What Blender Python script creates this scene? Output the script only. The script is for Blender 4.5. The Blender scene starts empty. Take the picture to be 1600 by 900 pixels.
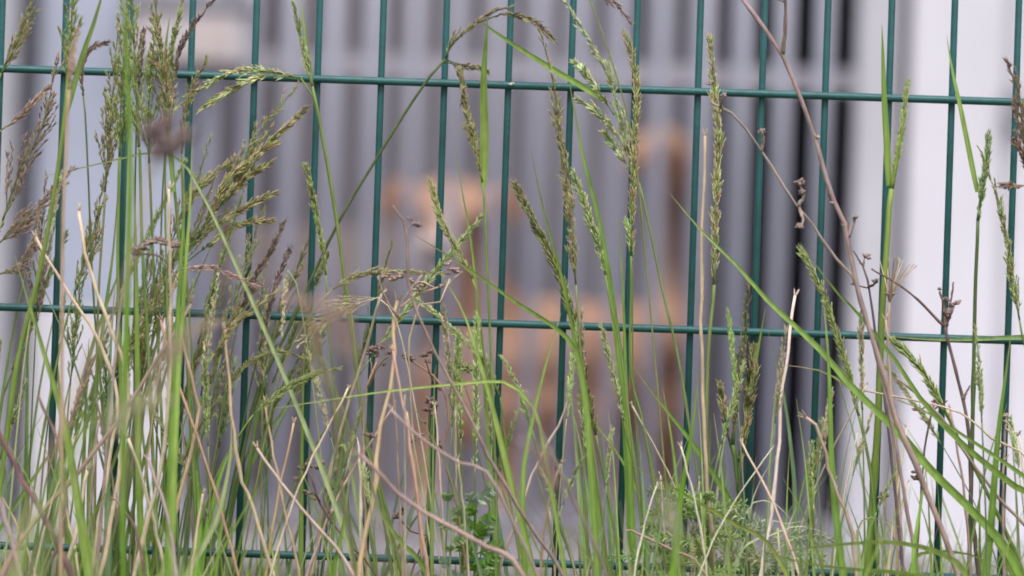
import bpy, bmesh, math, random
from mathutils import Vector, Matrix

random.seed(7)
R = math.radians
scene = bpy.context.scene
col = scene.collection

# ------------------------------------------------------------------ camera
CAM_H, CAM_D, FPX, ROLL = 0.45, 4.0, 7440.0, R(1.9)
cam_d = bpy.data.cameras.new('camera')
cam = bpy.data.objects.new('camera', cam_d)
col.objects.link(cam)
cam_d.sensor_width = 36.0
cam_d.lens = 36.0 * FPX / 1600.0
cam_d.clip_start = 0.05
cam_d.clip_end = 2000
cam.matrix_world = Matrix.Translation((0, -CAM_D, CAM_H)) @ Matrix.Rotation(-ROLL, 4, 'Y') @ Matrix.Rotation(R(90), 4, 'X')
cam_d.dof.use_dof = True
cam_d.dof.focus_distance = 3.95
cam_d.dof.aperture_fstop = 4.0
scene.camera = cam

# ------------------------------------------------------------------ light
SUN_EL, SUN_AZ = R(58), R(-28)          # soft high light from behind the camera, a little from the left
world = bpy.data.worlds.new('World')
scene.world = world
world.use_nodes = True
wn = world.node_tree
bg = wn.nodes['Background']
sky = wn.nodes.new('ShaderNodeTexSky')
sky.sky_type = 'NISHITA'
sky.sun_disc = False
sky.sun_elevation = SUN_EL
sky.sun_rotation = R(180) + SUN_AZ
sky.air_density = 1.0
sky.dust_density = 5.0
sky.ozone_density = 1.5
wn.links.new(sky.outputs[0], bg.inputs[0])
bg.inputs[1].default_value = 0.13
sun_d = bpy.data.lights.new('sun', 'SUN')
sun_d.energy = 1.5
sun_d.angle = R(22)
sun_d.color = (1.0, 0.95, 0.9)
sun = bpy.data.objects.new('sun', sun_d)
col.objects.link(sun)
_dir = Vector((math.sin(SUN_AZ) * math.cos(SUN_EL), -math.cos(SUN_AZ) * math.cos(SUN_EL), math.sin(SUN_EL)))
sun.rotation_euler = _dir.to_track_quat('Z', 'Y').to_euler()
sun.location = (0, -3, 6)

vs = scene.view_settings
vs.view_transform = 'Standard'
vs.look = 'None'
vs.exposure = 0.45
vs.gamma = 1.0
vs.use_curve_mapping = False
try:
    scene.cycles.use_denoising = True
    scene.cycles.max_bounces = 8
    scene.cycles.filter_width = 1.8
    scene.cycles.transparent_max_bounces = 8
except Exception:
    pass

# ------------------------------------------------------------------ helpers
CR, SR = math.cos(ROLL), math.sin(ROLL)

def P(px, py, d=0.0):
    """photograph pixel -> world point lying d metres in front of (towards the viewer of) the fence plane"""
    D = CAM_D - d
    a, b = (px - 800) / FPX * D, -(py - 450) / FPX * D
    # camera right = (CR,0,SR)?  rolled so that level lines fall to the right
    return Vector((a * CR - b * SR, D - CAM_D, CAM_H + a * SR + b * CR))

# sign check of the roll against the real camera matrix
_r = cam.matrix_world.to_3x3() @ Vector((1, 0, 0))
if (_r.z > 0) != (SR > 0):
    SR = -SR

def catmull(pts, n):
    if len(pts) == 2:
        return [tuple(pts[0][k] + (pts[1][k] - pts[0][k]) * i / n for k in range(len(pts[0]))) for i in range(n + 1)]
    m = len(pts[0])
    seg = []
    L = [0]
    for a, b in zip(pts, pts[1:]):
        L.append(L[-1] + max(1e-6, math.dist(a, b)))
    out = []
    for i in range(n + 1):
        s = L[-1] * i / n
        j = 0
        while j < len(pts) - 2 and s > L[j + 1]:
            j += 1
        t = (s - L[j]) / (L[j + 1] - L[j])
        p1, p2 = pts[j], pts[j + 1]
        p0 = pts[j - 1] if j > 0 else tuple(2 * p1[k] - p2[k] for k in range(m))
        p3 = pts[j + 2] if j + 2 < len(pts) else tuple(2 * p2[k] - p1[k] for k in range(m))
        out.append(tuple(0.5 * (2 * p1[k] + (p2[k] - p0[k]) * t + (2 * p0[k] - 5 * p1[k] + 4 * p2[k] - p3[k]) * t * t
                                + (3 * p1[k] - p0[k] - 3 * p2[k] + p3[k]) * t ** 3) for k in range(m)))
    return out

def jit(c, a=0.12):
    f = 1 + random.uniform(-a, a)
    return tuple(max(0.004, x * f * (1 + random.uniform(-a, a) * 0.5)) for x in c)

def mixc(a, b, t):
    return tuple(x + (y - x) * t for x, y in zip(a, b))

class MB:
    def __init__(s):
        s.v, s.f, s.c = [], [], []
    def vert(s, p, c=(1, 1, 1)):
        s.v.append(tuple(p)); s.c.append(c); return len(s.v) - 1
    def tube(s, pts, rad, colf, sides=6, cap=True):
        n = len(pts)
        prev = None
        ref = None
        for i, p in enumerate(pts):
            t = (pts[min(i + 1, n - 1)] - pts[max(i - 1, 0)])
            if t.length < 1e-9: t = Vector((0, 0, 1))
            t.normalize()
            if ref is None:
                ref = t.cross(Vector((0.3, 1, 0.1)))
                if ref.length < 0.05: ref = t.cross(Vector((1, 0, 0)))
            ref = (ref - t * ref.dot(t)).normalized()
            w = t.cross(ref)
            r = rad[i]
            ring = []
            cc = colf(i / max(1, n - 1))
            for k in range(sides):
                a = 2 * math.pi * k / sides
                ring.append(s.vert(p + ref * math.cos(a) * r + w * math.sin(a) * r, cc))
            if prev:
                for k in range(sides):
                    s.f.append((prev[k], prev[(k + 1) % sides], ring[(k + 1) % sides], ring[k]))
            elif cap:
                s.f.append(tuple(reversed(ring)))
            prev = ring
        if cap: s.f.append(tuple(prev))
    def blade(s, pts, wid, a0, a1, colf, fold=0.35):
        n = len(pts)
        prev = None
        for i, p in enumerate(pts):
            t = (pts[min(i + 1, n - 1)] - pts[max(i - 1, 0)]).normalized()
            y = Vector((0, 1, 0))
            u = t.cross(y)
            if u.length < 0.05: u = t.cross(Vector((1, 0, 0)))
            u.normalize()
            nn = u.cross(t).normalized()
            k = i / (n - 1)
            a = a0 + (a1 - a0) * k
            du = u * math.cos(a) + nn * math.sin(a)
            dn = nn * math.cos(a) - u * math.sin(a)
            w = wid[i] * 0.5
            cc = colf(k)
            rib = tuple(min(1, x * 1.18 + 0.01) for x in cc)
            ring = [s.vert(p - du * w, cc), s.vert(p - du * w * 0.5 + dn * w * fold * 0.6, cc), s.vert(p + dn * w * fold, rib),
                    s.vert(p + du * w * 0.5 + dn * w * fold * 0.6, cc), s.vert(p + du * w, cc)]
            if prev:
                for q in range(4):
                    s.f.append((prev[q], prev[q + 1], ring[q + 1], ring[q]))
            prev = ring
    def floret(s, p, d, L, w, c, tipc=None, ref=None):
        d = d.normalized()
        u = d.cross(ref if ref else Vector((random.uniform(-1, 1), random.uniform(-1, 1), random.uniform(-1, 1))))
        if u.length < 1e-3: u = d.cross(Vector((1, 0.3, 0)))
        u.normalize()
        v = d.cross(u)
        b = s.vert(p, c)
        q = p + d * L * 0.38
        ring = [s.vert(q + (u * math.cos(a) + v * math.sin(a)) * w * 0.5, c) for a in (0, 1.57, 3.14, 4.71)]
        q2 = p + d * L * 0.72 + u * w * 0.06
        tc = tipc or c
        ring2 = [s.vert(q2 + (u * math.cos(a) + v * math.sin(a)) * w * 0.3, mixc(c, tc, .6)) for a in (0, 1.57, 3.14, 4.71)]
        e = s.vert(p + d * L + u * w * 0.15, tc)
        for k in range(4):
            s.f.append((b, ring[(k + 1) % 4], ring[k]))
            s.f.append((ring[k], ring[(k + 1) % 4], ring2[(k + 1) % 4], ring2[k]))
            s.f.append((ring2[k], ring2[(k + 1) % 4], e))
    def box(s, c, h, colr=(1, 1, 1), bev=0):
        x, y, z = c; a, b, d = h
        i = [s.vert((x + sx * a, y + sy * b, z + sz * d), colr) for sx in (-1, 1) for sy in (-1, 1) for sz in (-1, 1)]
        for q in ((0, 1, 3, 2), (4, 6, 7, 5), (0, 4, 5, 1), (2, 3, 7, 6), (0, 2, 6, 4), (1, 5, 7, 3)):
            s.f.append(tuple(i[k] for k in q))
    def build(s, name, mat, parent=None, origin=None, smooth=True):
        o0 = Vector(origin) if origin is not None else Vector((0, 0, 0))
        me = bpy.data.meshes.new(name)
        me.from_pydata([tuple(Vector(p) - o0) for p in s.v], [], s.f)
        at = me.color_attributes.new('Col', 'FLOAT_COLOR', 'POINT')
        buf = []
        for c in s.c: buf += [c[0], c[1], c[2], 1.0]
        at.data.foreach_set('color', buf)
        me.materials.append(mat)
        if smooth: me.polygons.foreach_set('use_smooth', [True] * len(me.polygons))
        me.update()
        o = bpy.data.objects.new(name, me)
        col.objects.link(o)
        if parent: o.parent = parent
        elif origin is not None: o.location = o0
        return o

def tag(o, label=None, cat=None, group=None, kind=None):
    if label: o['label'] = label
    if cat: o['category'] = cat
    if group: o['group'] = group
    if kind: o['kind'] = kind
    return o

def empty(name, loc, label, cat, group=None):
    o = bpy.data.objects.new(name, None)
    o.empty_display_size = 0.05
    col.objects.link(o)
    o.location = loc
    return tag(o, label, cat, group)

# ------------------------------------------------------------------ materials
def base_mat(name, rough=0.6, color=None, attr=False, noise=0.0, nscale=40, translucent=0.0, metal=0.0, bump=0.0, bscale=200, spec=0.4, stretch=(1, 1, 1), noise2=None):
    m = bpy.data.materials.new(name)
    m.use_nodes = True
    nt = m.node_tree
    b = nt.nodes['Principled BSDF']
    out = nt.nodes['Material Output']
    b.inputs['Roughness'].default_value = rough
    b.inputs['Metallic'].default_value = metal
    b.inputs['Specular IOR Level'].default_value = spec
    tc = nt.nodes.new('ShaderNodeTexCoord')
    mp = nt.nodes.new('ShaderNodeMapping')
    mp.inputs['Scale'].default_value = stretch
    nt.links.new(tc.outputs['Object'], mp.inputs[0])
    if attr:
        a = nt.nodes.new('ShaderNodeAttribute'); a.attribute_name = 'Col'
        src = a.outputs['Color']
    else:
        rgb = nt.nodes.new('ShaderNodeRGB'); rgb.outputs[0].default_value = (*color, 1)
        src = rgb.outputs[0]
    if noise > 0:
        n = nt.nodes.new('ShaderNodeTexNoise'); n.inputs['Scale'].default_value = nscale; n.inputs['Detail'].default_value = 5
        nt.links.new(mp.outputs[0], n.inputs['Vector'])
        r = nt.nodes.new('ShaderNodeMapRange')
        r.inputs[1].default_value = 0.3; r.inputs[2].default_value = 0.7
        r.inputs[3].default_value = 1 - noise; r.inputs[4].default_value = 1 + noise
        nt.links.new(n.outputs[0], r.inputs[0])
        mx = nt.nodes.new('ShaderNodeVectorMath'); mx.operation = 'SCALE'
        nt.links.new(src, mx.inputs[0]); nt.links.new(r.outputs[0], mx.inputs['Scale'])
        src = mx.outputs[0]
    if noise2:      # patches of a second colour: (colour, scale, threshold)
        c2, sc2, th = noise2
        n = nt.nodes.new('ShaderNodeTexNoise'); n.inputs['Scale'].default_value = sc2; n.inputs['Detail'].default_value = 6
        nt.links.new(mp.outputs[0], n.inputs['Vector'])
        r = nt.nodes.new('ShaderNodeMapRange'); r.inputs[1].default_value = th; r.inputs[2].default_value = th + 0.12
        nt.links.new(n.outputs[0], r.inputs[0])
        mx = nt.nodes.new('ShaderNodeMix'); mx.data_type = 'RGBA'
        nt.links.new(r.outputs[0], mx.inputs[0]); nt.links.new(src, mx.inputs[6]); mx.inputs[7].default_value = (*c2, 1)
        src = mx.outputs[2]
    nt.links.new(src, b.inputs['Base Color'])
    if bump > 0:
        n = nt.nodes.new('ShaderNodeTexNoise'); n.inputs['Scale'].default_value = bscale; n.inputs['Detail'].default_value = 4
        nt.links.new(mp.outputs[0], n.inputs['Vector'])
        bp = nt.nodes.new('ShaderNodeBump'); bp.inputs['Strength'].default_value = bump; bp.inputs['Distance'].default_value = 0.002
        nt.links.new(n.outputs[0], bp.inputs['Height']); nt.links.new(bp.outputs[0], b.inputs['Normal'])
    if translucent > 0:
        t = nt.nodes.new('ShaderNodeBsdfTranslucent')
        nt.links.new(src, t.inputs[0])
        ms = nt.nodes.new('ShaderNodeMixShader'); ms.inputs[0].default_value = translucent
        nt.links.new(b.outputs[0], ms.inputs[1]); nt.links.new(t.outputs[0], ms.inputs[2])
        nt.links.new(ms.outputs[0], out.inputs[0])
    return m

M = {
    'leaf': base_mat('grass_leaf', 0.45, attr=True, noise=0.22, nscale=60, translucent=0.42, spec=0.5, stretch=(3, 3, 0.6)),
    'stem': base_mat('grass_stem', 0.5, attr=True, noise=0.18, nscale=70, translucent=0.12, stretch=(2, 2, 0.5)),
    'seed': base_mat('spikelet', 0.65, attr=True, noise=0.25, nscale=180, translucent=0.25),
    'dry': base_mat('dry_straw', 0.7, attr=True, noise=0.22, nscale=110, translucent=0.08, stretch=(1, 1, 0.35), bump=0.4, bscale=400),
    'wood': base_mat('dead_stem', 0.8, attr=True, noise=0.3, nscale=120, stretch=(1, 1, 0.4), bump=0.6, bscale=350),
    'wire': base_mat('green_plastic_coating', 0.42, color=(0.028, 0.125, 0.128), noise=0.22, nscale=25, bump=0.25, bscale=300, spec=0.5, noise2=((0.06, 0.15, 0.14), 18, 0.62)),
    'steel': base_mat('pale_painted_tube', 0.5, color=(0.57, 0.585, 0.70), noise=0.10, nscale=9, stretch=(1, 1, 0.25)),
    'post': base_mat('pale_post_paint', 0.55, color=(0.56, 0.56, 0.62), noise=0.08, nscale=6),
    'post2': base_mat('off_white_panel', 0.6, color=(0.64, 0.64, 0.70), noise=0.06, nscale=5),
    'rail': base_mat('rail_paint', 0.6, color=(0.40, 0.39, 0.45), noise=0.1, nscale=8),
    'sheet': base_mat('grey_sheet_metal', 0.55, color=(0.32, 0.315, 0.365), noise=0.15, nscale=3, stretch=(1, 1, 0.3)),
    'white': base_mat('white_wall_paint', 0.7, color=(0.72, 0.72, 0.79), noise=0.05, nscale=5, noise2=((0.62, 0.6, 0.64), 3, 0.6)),
    'blue': base_mat('pale_blue_panel', 0.5, color=(0.42, 0.46, 0.58), noise=0.08, nscale=4),
    'dark': base_mat('dark_frame', 0.6, color=(0.045, 0.042, 0.055), noise=0.1, nscale=10),
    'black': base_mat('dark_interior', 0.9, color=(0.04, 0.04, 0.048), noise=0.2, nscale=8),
    'pink': base_mat('pale_pinkish_box', 0.55, color=(0.53, 0.50, 0.54), noise=0.1, nscale=12),
    'board': base_mat('beige_board', 0.7, color=(0.52, 0.46, 0.46), noise=0.12, nscale=8),
    'concrete': base_mat('concrete', 0.85, color=(0.24, 0.225, 0.25), noise=0.2, nscale=6, bump=0.3, bscale=60),
    'soil': base_mat('soil', 0.95, color=(0.10, 0.085, 0.05), noise=0.35, nscale=9, bump=0.6, bscale=40, noise2=((0.07, 0.10, 0.03), 5, 0.5)),
    'fur': base_mat('short_fur', 0.8, attr=True, noise=0.12, nscale=60, bump=0.3, bscale=250),
    'nose': base_mat('dog_nose', 0.3, color=(0.015, 0.012, 0.013), noise=0.1),
    'eye': base_mat('dog_eye', 0.1, color=(0.02, 0.011, 0.006), noise=0.1),
    'chalk': base_mat('white_droppings', 0.8, color=(0.75, 0.75, 0.72), noise=0.1),
}

# ------------------------------------------------------------------ setting
g = MB()
N = 40
for i in range(N + 1):
    for j in range(N + 1):
        # dense near the fence, reaching the horizon
        x = math.copysign(abs((i / N) * 2 - 1) ** 4 * 700, i - N / 2)
        y = math.copysign(abs((j / N) * 2 - 1) ** 4 * 700, j - N / 2)
        rr = math.hypot(x, y)
        z = 0 if rr < 25 else (random.uniform(-1, 1) * min(1.5, (rr - 25) * 0.02))
        g.vert((x, y, z - 0.004))
for i in range(N):
    for j in range(N):
        a = i * (N + 1) + j
        g.f.append((a, a + N + 1, a + N + 2, a + 1))
tag(g.build('ground', M['soil']), kind='structure')
pv = MB(); pv.box((0.2, 8.0, -0.05), (5.2, 4.6, 0.062))
tag(pv.build('pavement', M['concrete'], smooth=False), kind='structure')

KY = 4.3                      # distance of the kennel front behind the fence
def KX(px, y=KY):             # world x of a photograph column at mid height, at depth y behind the fence
    return P(px, 450, -y).x
def KZ(px, py, y=KY):
    return P(px, py, -y).z
FLOOR = 0.012

# --- kennel with vertical bars
ken = empty('kennel_enclosure', (0, KY, FLOOR), 'pale grey kennel front of close upright bars standing behind the green fence', 'kennel')
def kpart(mb, name, mat, smooth=True, parent=ken):
    return mb.build(name, mat, parent, origin=ken.location, smooth=smooth)
b0 = MB()
hh = 1.95
b0.tube([Vector((0, 0, 0.04)), Vector((0, 0, hh))], [0.0145, 0.0145], lambda t: (1, 1, 1), 14)
b1 = MB(); b1.tube([Vector((0, 0, 0.04)), Vector((0, 0, hh))], [0.0108, 0.0108], lambda t: (1, 1, 1), 14)
bar_me = {}
x0 = KX(1277); step = 64 / FPX * (CAM_D + KY)
xl = KX(290)
k = 0
while True:
    x = x0 - step * k
    if x < xl: break
    thin = KX(585) < x < KX(1075)          # a gate of thinner rods between two runs of wider pickets
    if thin not in bar_me:
        o = (b1 if thin else b0).build('bar', M['steel'], ken); bar_me[thin] = o.data
    else:
        o = bpy.data.objects.new('bar', bar_me[thin]); col.objects.link(o); o.parent = ken
    o.location = (x + random.uniform(-0.0015, 0.0015), 0, 0)
    k += 1
xr = KX(1325)
m = MB(); zc = KZ(1100, 118)
m.box(((xl + xr) / 2, KY + 0.024, zc), ((xr - xl) / 2, 0.006, 0.0195)); kpart(m, 'cross_rail', M['rail'], False)
m = MB(); m.box(((xl + xr) / 2, KY + 0.024, 0.045), ((xr - xl) / 2, 0.006, 0.0195)); kpart(m, 'cross_rail', M['sheet'], False)
m = MB(); m.box(((xl + xr) / 2, KY, hh + 0.03), ((xr - xl) / 2 + .08, 0.025, 0.025)); kpart(m, 'cross_rail', M['steel'], False)
# end post
pxa, pxb = KX(1326), KX(1388)
m = MB()
hw = (pxb - pxa) / 2
pr = [(-1, -.8), (-.8, -1), (.8, -1), (1, -.8), (1, 1), (-1, 1)]
for zz in (FLOOR, 2.1):
    for a, b in pr: m.vert(((pxa + pxb) / 2 + a * hw, KY + b * 0.035, zz))
for q in range(6): m.f.append((q, (q + 1) % 6, 6 + (q + 1) % 6, 6 + q))
m.f.append((5, 4, 3, 2, 1, 0)); m.f.append((6, 7, 8, 9, 10, 11))
kpart(m, 'post', M['post'], False)
# corrugated rear wall
RY = 6.6
rx0, rx1 = -2.6, KX(1035, RY)
m = MB(); prof = [(0, 0), (.045, 0), (.065, .03), (.105, .03), (.125, 0)]
xs = []
x = rx0
while x < rx1:
    for a, b in prof[:4]: xs.append((x + a, RY - b))
    x += .125
xs.append((x, RY))
for zz in (FLOOR, 2.2):
    for a, b in xs: m.vert((a, b, zz))
n = len(xs)
for q in range(n - 1): m.f.append((q, q + 1, n + q + 1, n + q))
kpart(m, 'rear_wall', M['sheet'], False)
rx1 = x
# side of the enclosure at the left, behind the blue door
m = MB(); m.box((KX(285) - 0.05, (KY + RY) / 2 + .05, 1.05), (0.02, (RY - KY) / 2 - 0.06, 1.04)); kpart(m, 'side_wall', M['sheet'], False)
# low board inside
m = MB(); bx0, bx1 = KX(300, 5.9), KX(620, 5.9)
zt, zb = KZ(460, 350, 5.9), KZ(460, 452, 5.9)
m.box(((bx0 + bx1) / 2, 5.9, (zt + zb) / 2), ((bx1 - bx0) / 2, 0.014, (zt - zb) / 2)); kpart(m, 'low_board', M['board'], False)
for xx in (bx0 + .04, bx1 - .04):
    m = MB(); m.box((xx, 5.935, zt / 2), (0.02, 0.02, zt / 2 - 0.01)); kpart(m, 'board_post', M['board'], False)

# --- dark shed room seen through the right hand bars
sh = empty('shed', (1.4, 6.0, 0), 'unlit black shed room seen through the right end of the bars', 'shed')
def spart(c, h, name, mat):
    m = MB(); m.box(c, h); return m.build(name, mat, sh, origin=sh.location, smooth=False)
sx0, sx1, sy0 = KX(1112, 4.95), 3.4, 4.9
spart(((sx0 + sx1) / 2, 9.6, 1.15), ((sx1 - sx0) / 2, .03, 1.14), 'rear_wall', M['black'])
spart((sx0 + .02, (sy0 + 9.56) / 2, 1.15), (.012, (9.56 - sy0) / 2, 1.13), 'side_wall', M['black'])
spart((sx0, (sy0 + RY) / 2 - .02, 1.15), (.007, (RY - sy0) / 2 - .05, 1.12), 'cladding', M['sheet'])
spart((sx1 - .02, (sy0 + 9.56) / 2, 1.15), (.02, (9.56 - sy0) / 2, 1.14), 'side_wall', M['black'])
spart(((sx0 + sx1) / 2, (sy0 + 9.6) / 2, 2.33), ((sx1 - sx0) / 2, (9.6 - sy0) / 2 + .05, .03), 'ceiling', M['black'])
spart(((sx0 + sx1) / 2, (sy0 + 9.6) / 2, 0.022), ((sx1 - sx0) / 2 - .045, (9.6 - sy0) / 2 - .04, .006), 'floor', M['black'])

# --- white wall at the right
wx0 = KX(1412)
ww = empty('white_wall', (wx0, KY, 0), 'white painted wall panel at the right behind the fence', 'wall')
m = MB(); wx1 = KX(1556); m.box(((wx0 + wx1) / 2, KY + .03, 1.1), ((wx1 - wx0) / 2, .03, 1.088)); m.build('panel', M['white'], ww, origin=ww.location, smooth=False)
m = MB(); m.box((wx1 + .011, KY + .045, 1.1), (.01, .03, 1.086)); m.build('joint_strip', M['post'], ww, origin=ww.location, smooth=False)
m = MB(); m.box((wx1 + .022 + 1.1, KY + .035, 1.1), (1.1, .03, 1.088)); m.build('panel', M['white'], ww, origin=ww.location, smooth=False)
m = MB(); m.box((KX(1572), KY - .012, KZ(1572, 165)), (.014, .012, .03)); m.build('bracket', M['sheet'], ww, origin=ww.location, smooth=False)
m = MB(); m.box((wx0 + .03, KY + .33, 1.1), (.02, .25, 1.08)); m.build('return_wall', M['sheet'], ww, origin=ww.location, smooth=False)

# --- pale blue door at the left with white foot panel, dark post
dx0, dx1 = KX(48), KX(288)
dr = empty('panel_door', ((dx0 + dx1) / 2, KY, FLOOR), 'pale blue panel door with white lower half left of the bars', 'door')
zs = KZ(160, 478)
m = MB(); m.box(((dx0 + dx1) / 2, KY + .02, (zs + 2.1) / 2), ((dx1 - dx0) / 2, .02, (2.1 - zs) / 2)); m.build('upper_panel', M['blue'], dr, origin=dr.location, smooth=False)
m = MB(); m.box(((dx0 + dx1) / 2, KY + .017, (zs + FLOOR) / 2), ((dx1 - dx0) / 2, .02, (zs - FLOOR) / 2 - .003)); m.build('lower_panel', M['post2'], dr, origin=dr.location, smooth=False)
m = MB(); m.box((KX(33), KY, 1.06), ((KX(46) - KX(20)) / 2, .03, 1.05)); m.build('door_post', M['dark'], dr, origin=dr.location, smooth=False)
lw = MB(); lw.box((KX(18) - .9, KY + .06, 1.1), (.9, .03, 1.09))
tag(lw.build('pale_wall', M['post'], origin=(KX(18) - .9, KY, 0), smooth=False), 'pale wall left of the dark door post at the edge', 'wall')

# --- pinkish box fixed high at the left end of the bars
bx = empty('wall_box', (KX(290), KY - .06, KZ(290, 105)), 'pale pinkish box fixed high up where door meets bars', 'box')
c0, c1 = KX(190), KX(376); z0, z1 = KZ(285, 106), KZ(285, 18)
bm = bmesh.new(); bmesh.ops.create_cube(bm, size=1)
for v in bm.verts: v.co = Vector((v.co.x * (c1 - c0), v.co.y * .07, v.co.z * (z1 - z0)))
bmesh.ops.bevel(bm, geom=bm.edges[:], offset=.012, segments=3, affect='EDGES')
me = bpy.data.meshes.new('case'); bm.to_mesh(me); bm.free(); me.materials.append(M['pink'])
o = bpy.data.objects.new('case', me); col.objects.link(o); o.parent = bx
o.location = Vector(((c0 + c1) / 2, KY - .06, (z0 + z1) / 2)) - bx.location
m = MB(); m.box((KX(318), KY - .098, (z0 + z1) / 2 - .004), ((KX(350) - KX(290)) / 2, .004, (z1 - z0) * .33)); cp = m.build('cover_plate', M['board'], o, origin=o.location + bx.location, smooth=False)
m = MB(); m.box(((c0 + c1) / 2, KY - .055, z1 + .014), ((c1 - c0) / 2 + .008, .045, .012)); m.build('lid', M['sheet'], bx, origin=bx.location, smooth=False)

# ------------------------------------------------------------------ green wire fence
SP = 99.2 / FPX * CAM_D                # upright spacing
HS = 0.2
fx = P(500, 0, 0)                      # a traced crossing: upright wire through (500,0)
q = P(490, 431, 0)
base_x = P(490.5, 300, 0).x
top_z = P(590, 127, 0).z
fen = empty('wire_fence', (0, 0, 0), 'dark green welded wire mesh fence panel across the whole view', 'fence')
zb_ = top_z - 2 * HS
while zb_ > 0.08: zb_ -= HS
ztop = zb_ + 6 * HS
u = MB(); u.tube([Vector((0, 0, zb_ - .03)), Vector((0, 0, (zb_ + ztop) / 2)), Vector((0, 0, ztop + .03))], [.0029] * 3, lambda t: (1, 1, 1), 12)
ume = None
kl, kr = -17, 28
for k in range(kl, kr):
    if ume is None: o = u.build('upright_wire', M['wire'], fen); ume = o.data
    else: o = bpy.data.objects.new('upright_wire', ume); col.objects.link(o); o.parent = fen
    o.location = (base_x + SP * k, 0.0, 0)
    o.rotation_euler = (0, random.uniform(-.0012, .0012), random.uniform(0, 6))
xa, xb = base_x + SP * kl - .03, base_x + SP * (kr - 1) + .03
h = MB(); h.tube([Vector((xa + (xb - xa) * i / 8, 0, 0)) for i in range(9)], [.0033] * 9, lambda t: (1, 1, 1), 12)
hme = None
for k in range(7):
    if hme is None: o = h.build('cross_wire', M['wire'], fen); hme = o.data
    else: o = bpy.data.objects.new('cross_wire', hme); col.objects.link(o); o.parent = fen
    o.location = (0, -.0052, zb_ + HS * k)
for xx in (xa - .03, xb + .03):
    m = MB(); m.box((xx, .02, .72), (.02, .03, .75)); m.build('post', M['wire'], fen, smooth=False)
# bird dropping fleck on the top cross wire
m = MB()
pd = P(799, 134, .009)
for a in range(6):
    m.floret(pd + Vector((random.uniform(-.002, .002), 0, random.uniform(-.001, .002))), Vector((random.uniform(-1, 1), -.2, random.uniform(-1, 1))), .003, .002, (1, 1, 1))
m.build('white_fleck', M['chalk'], fen)
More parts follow.
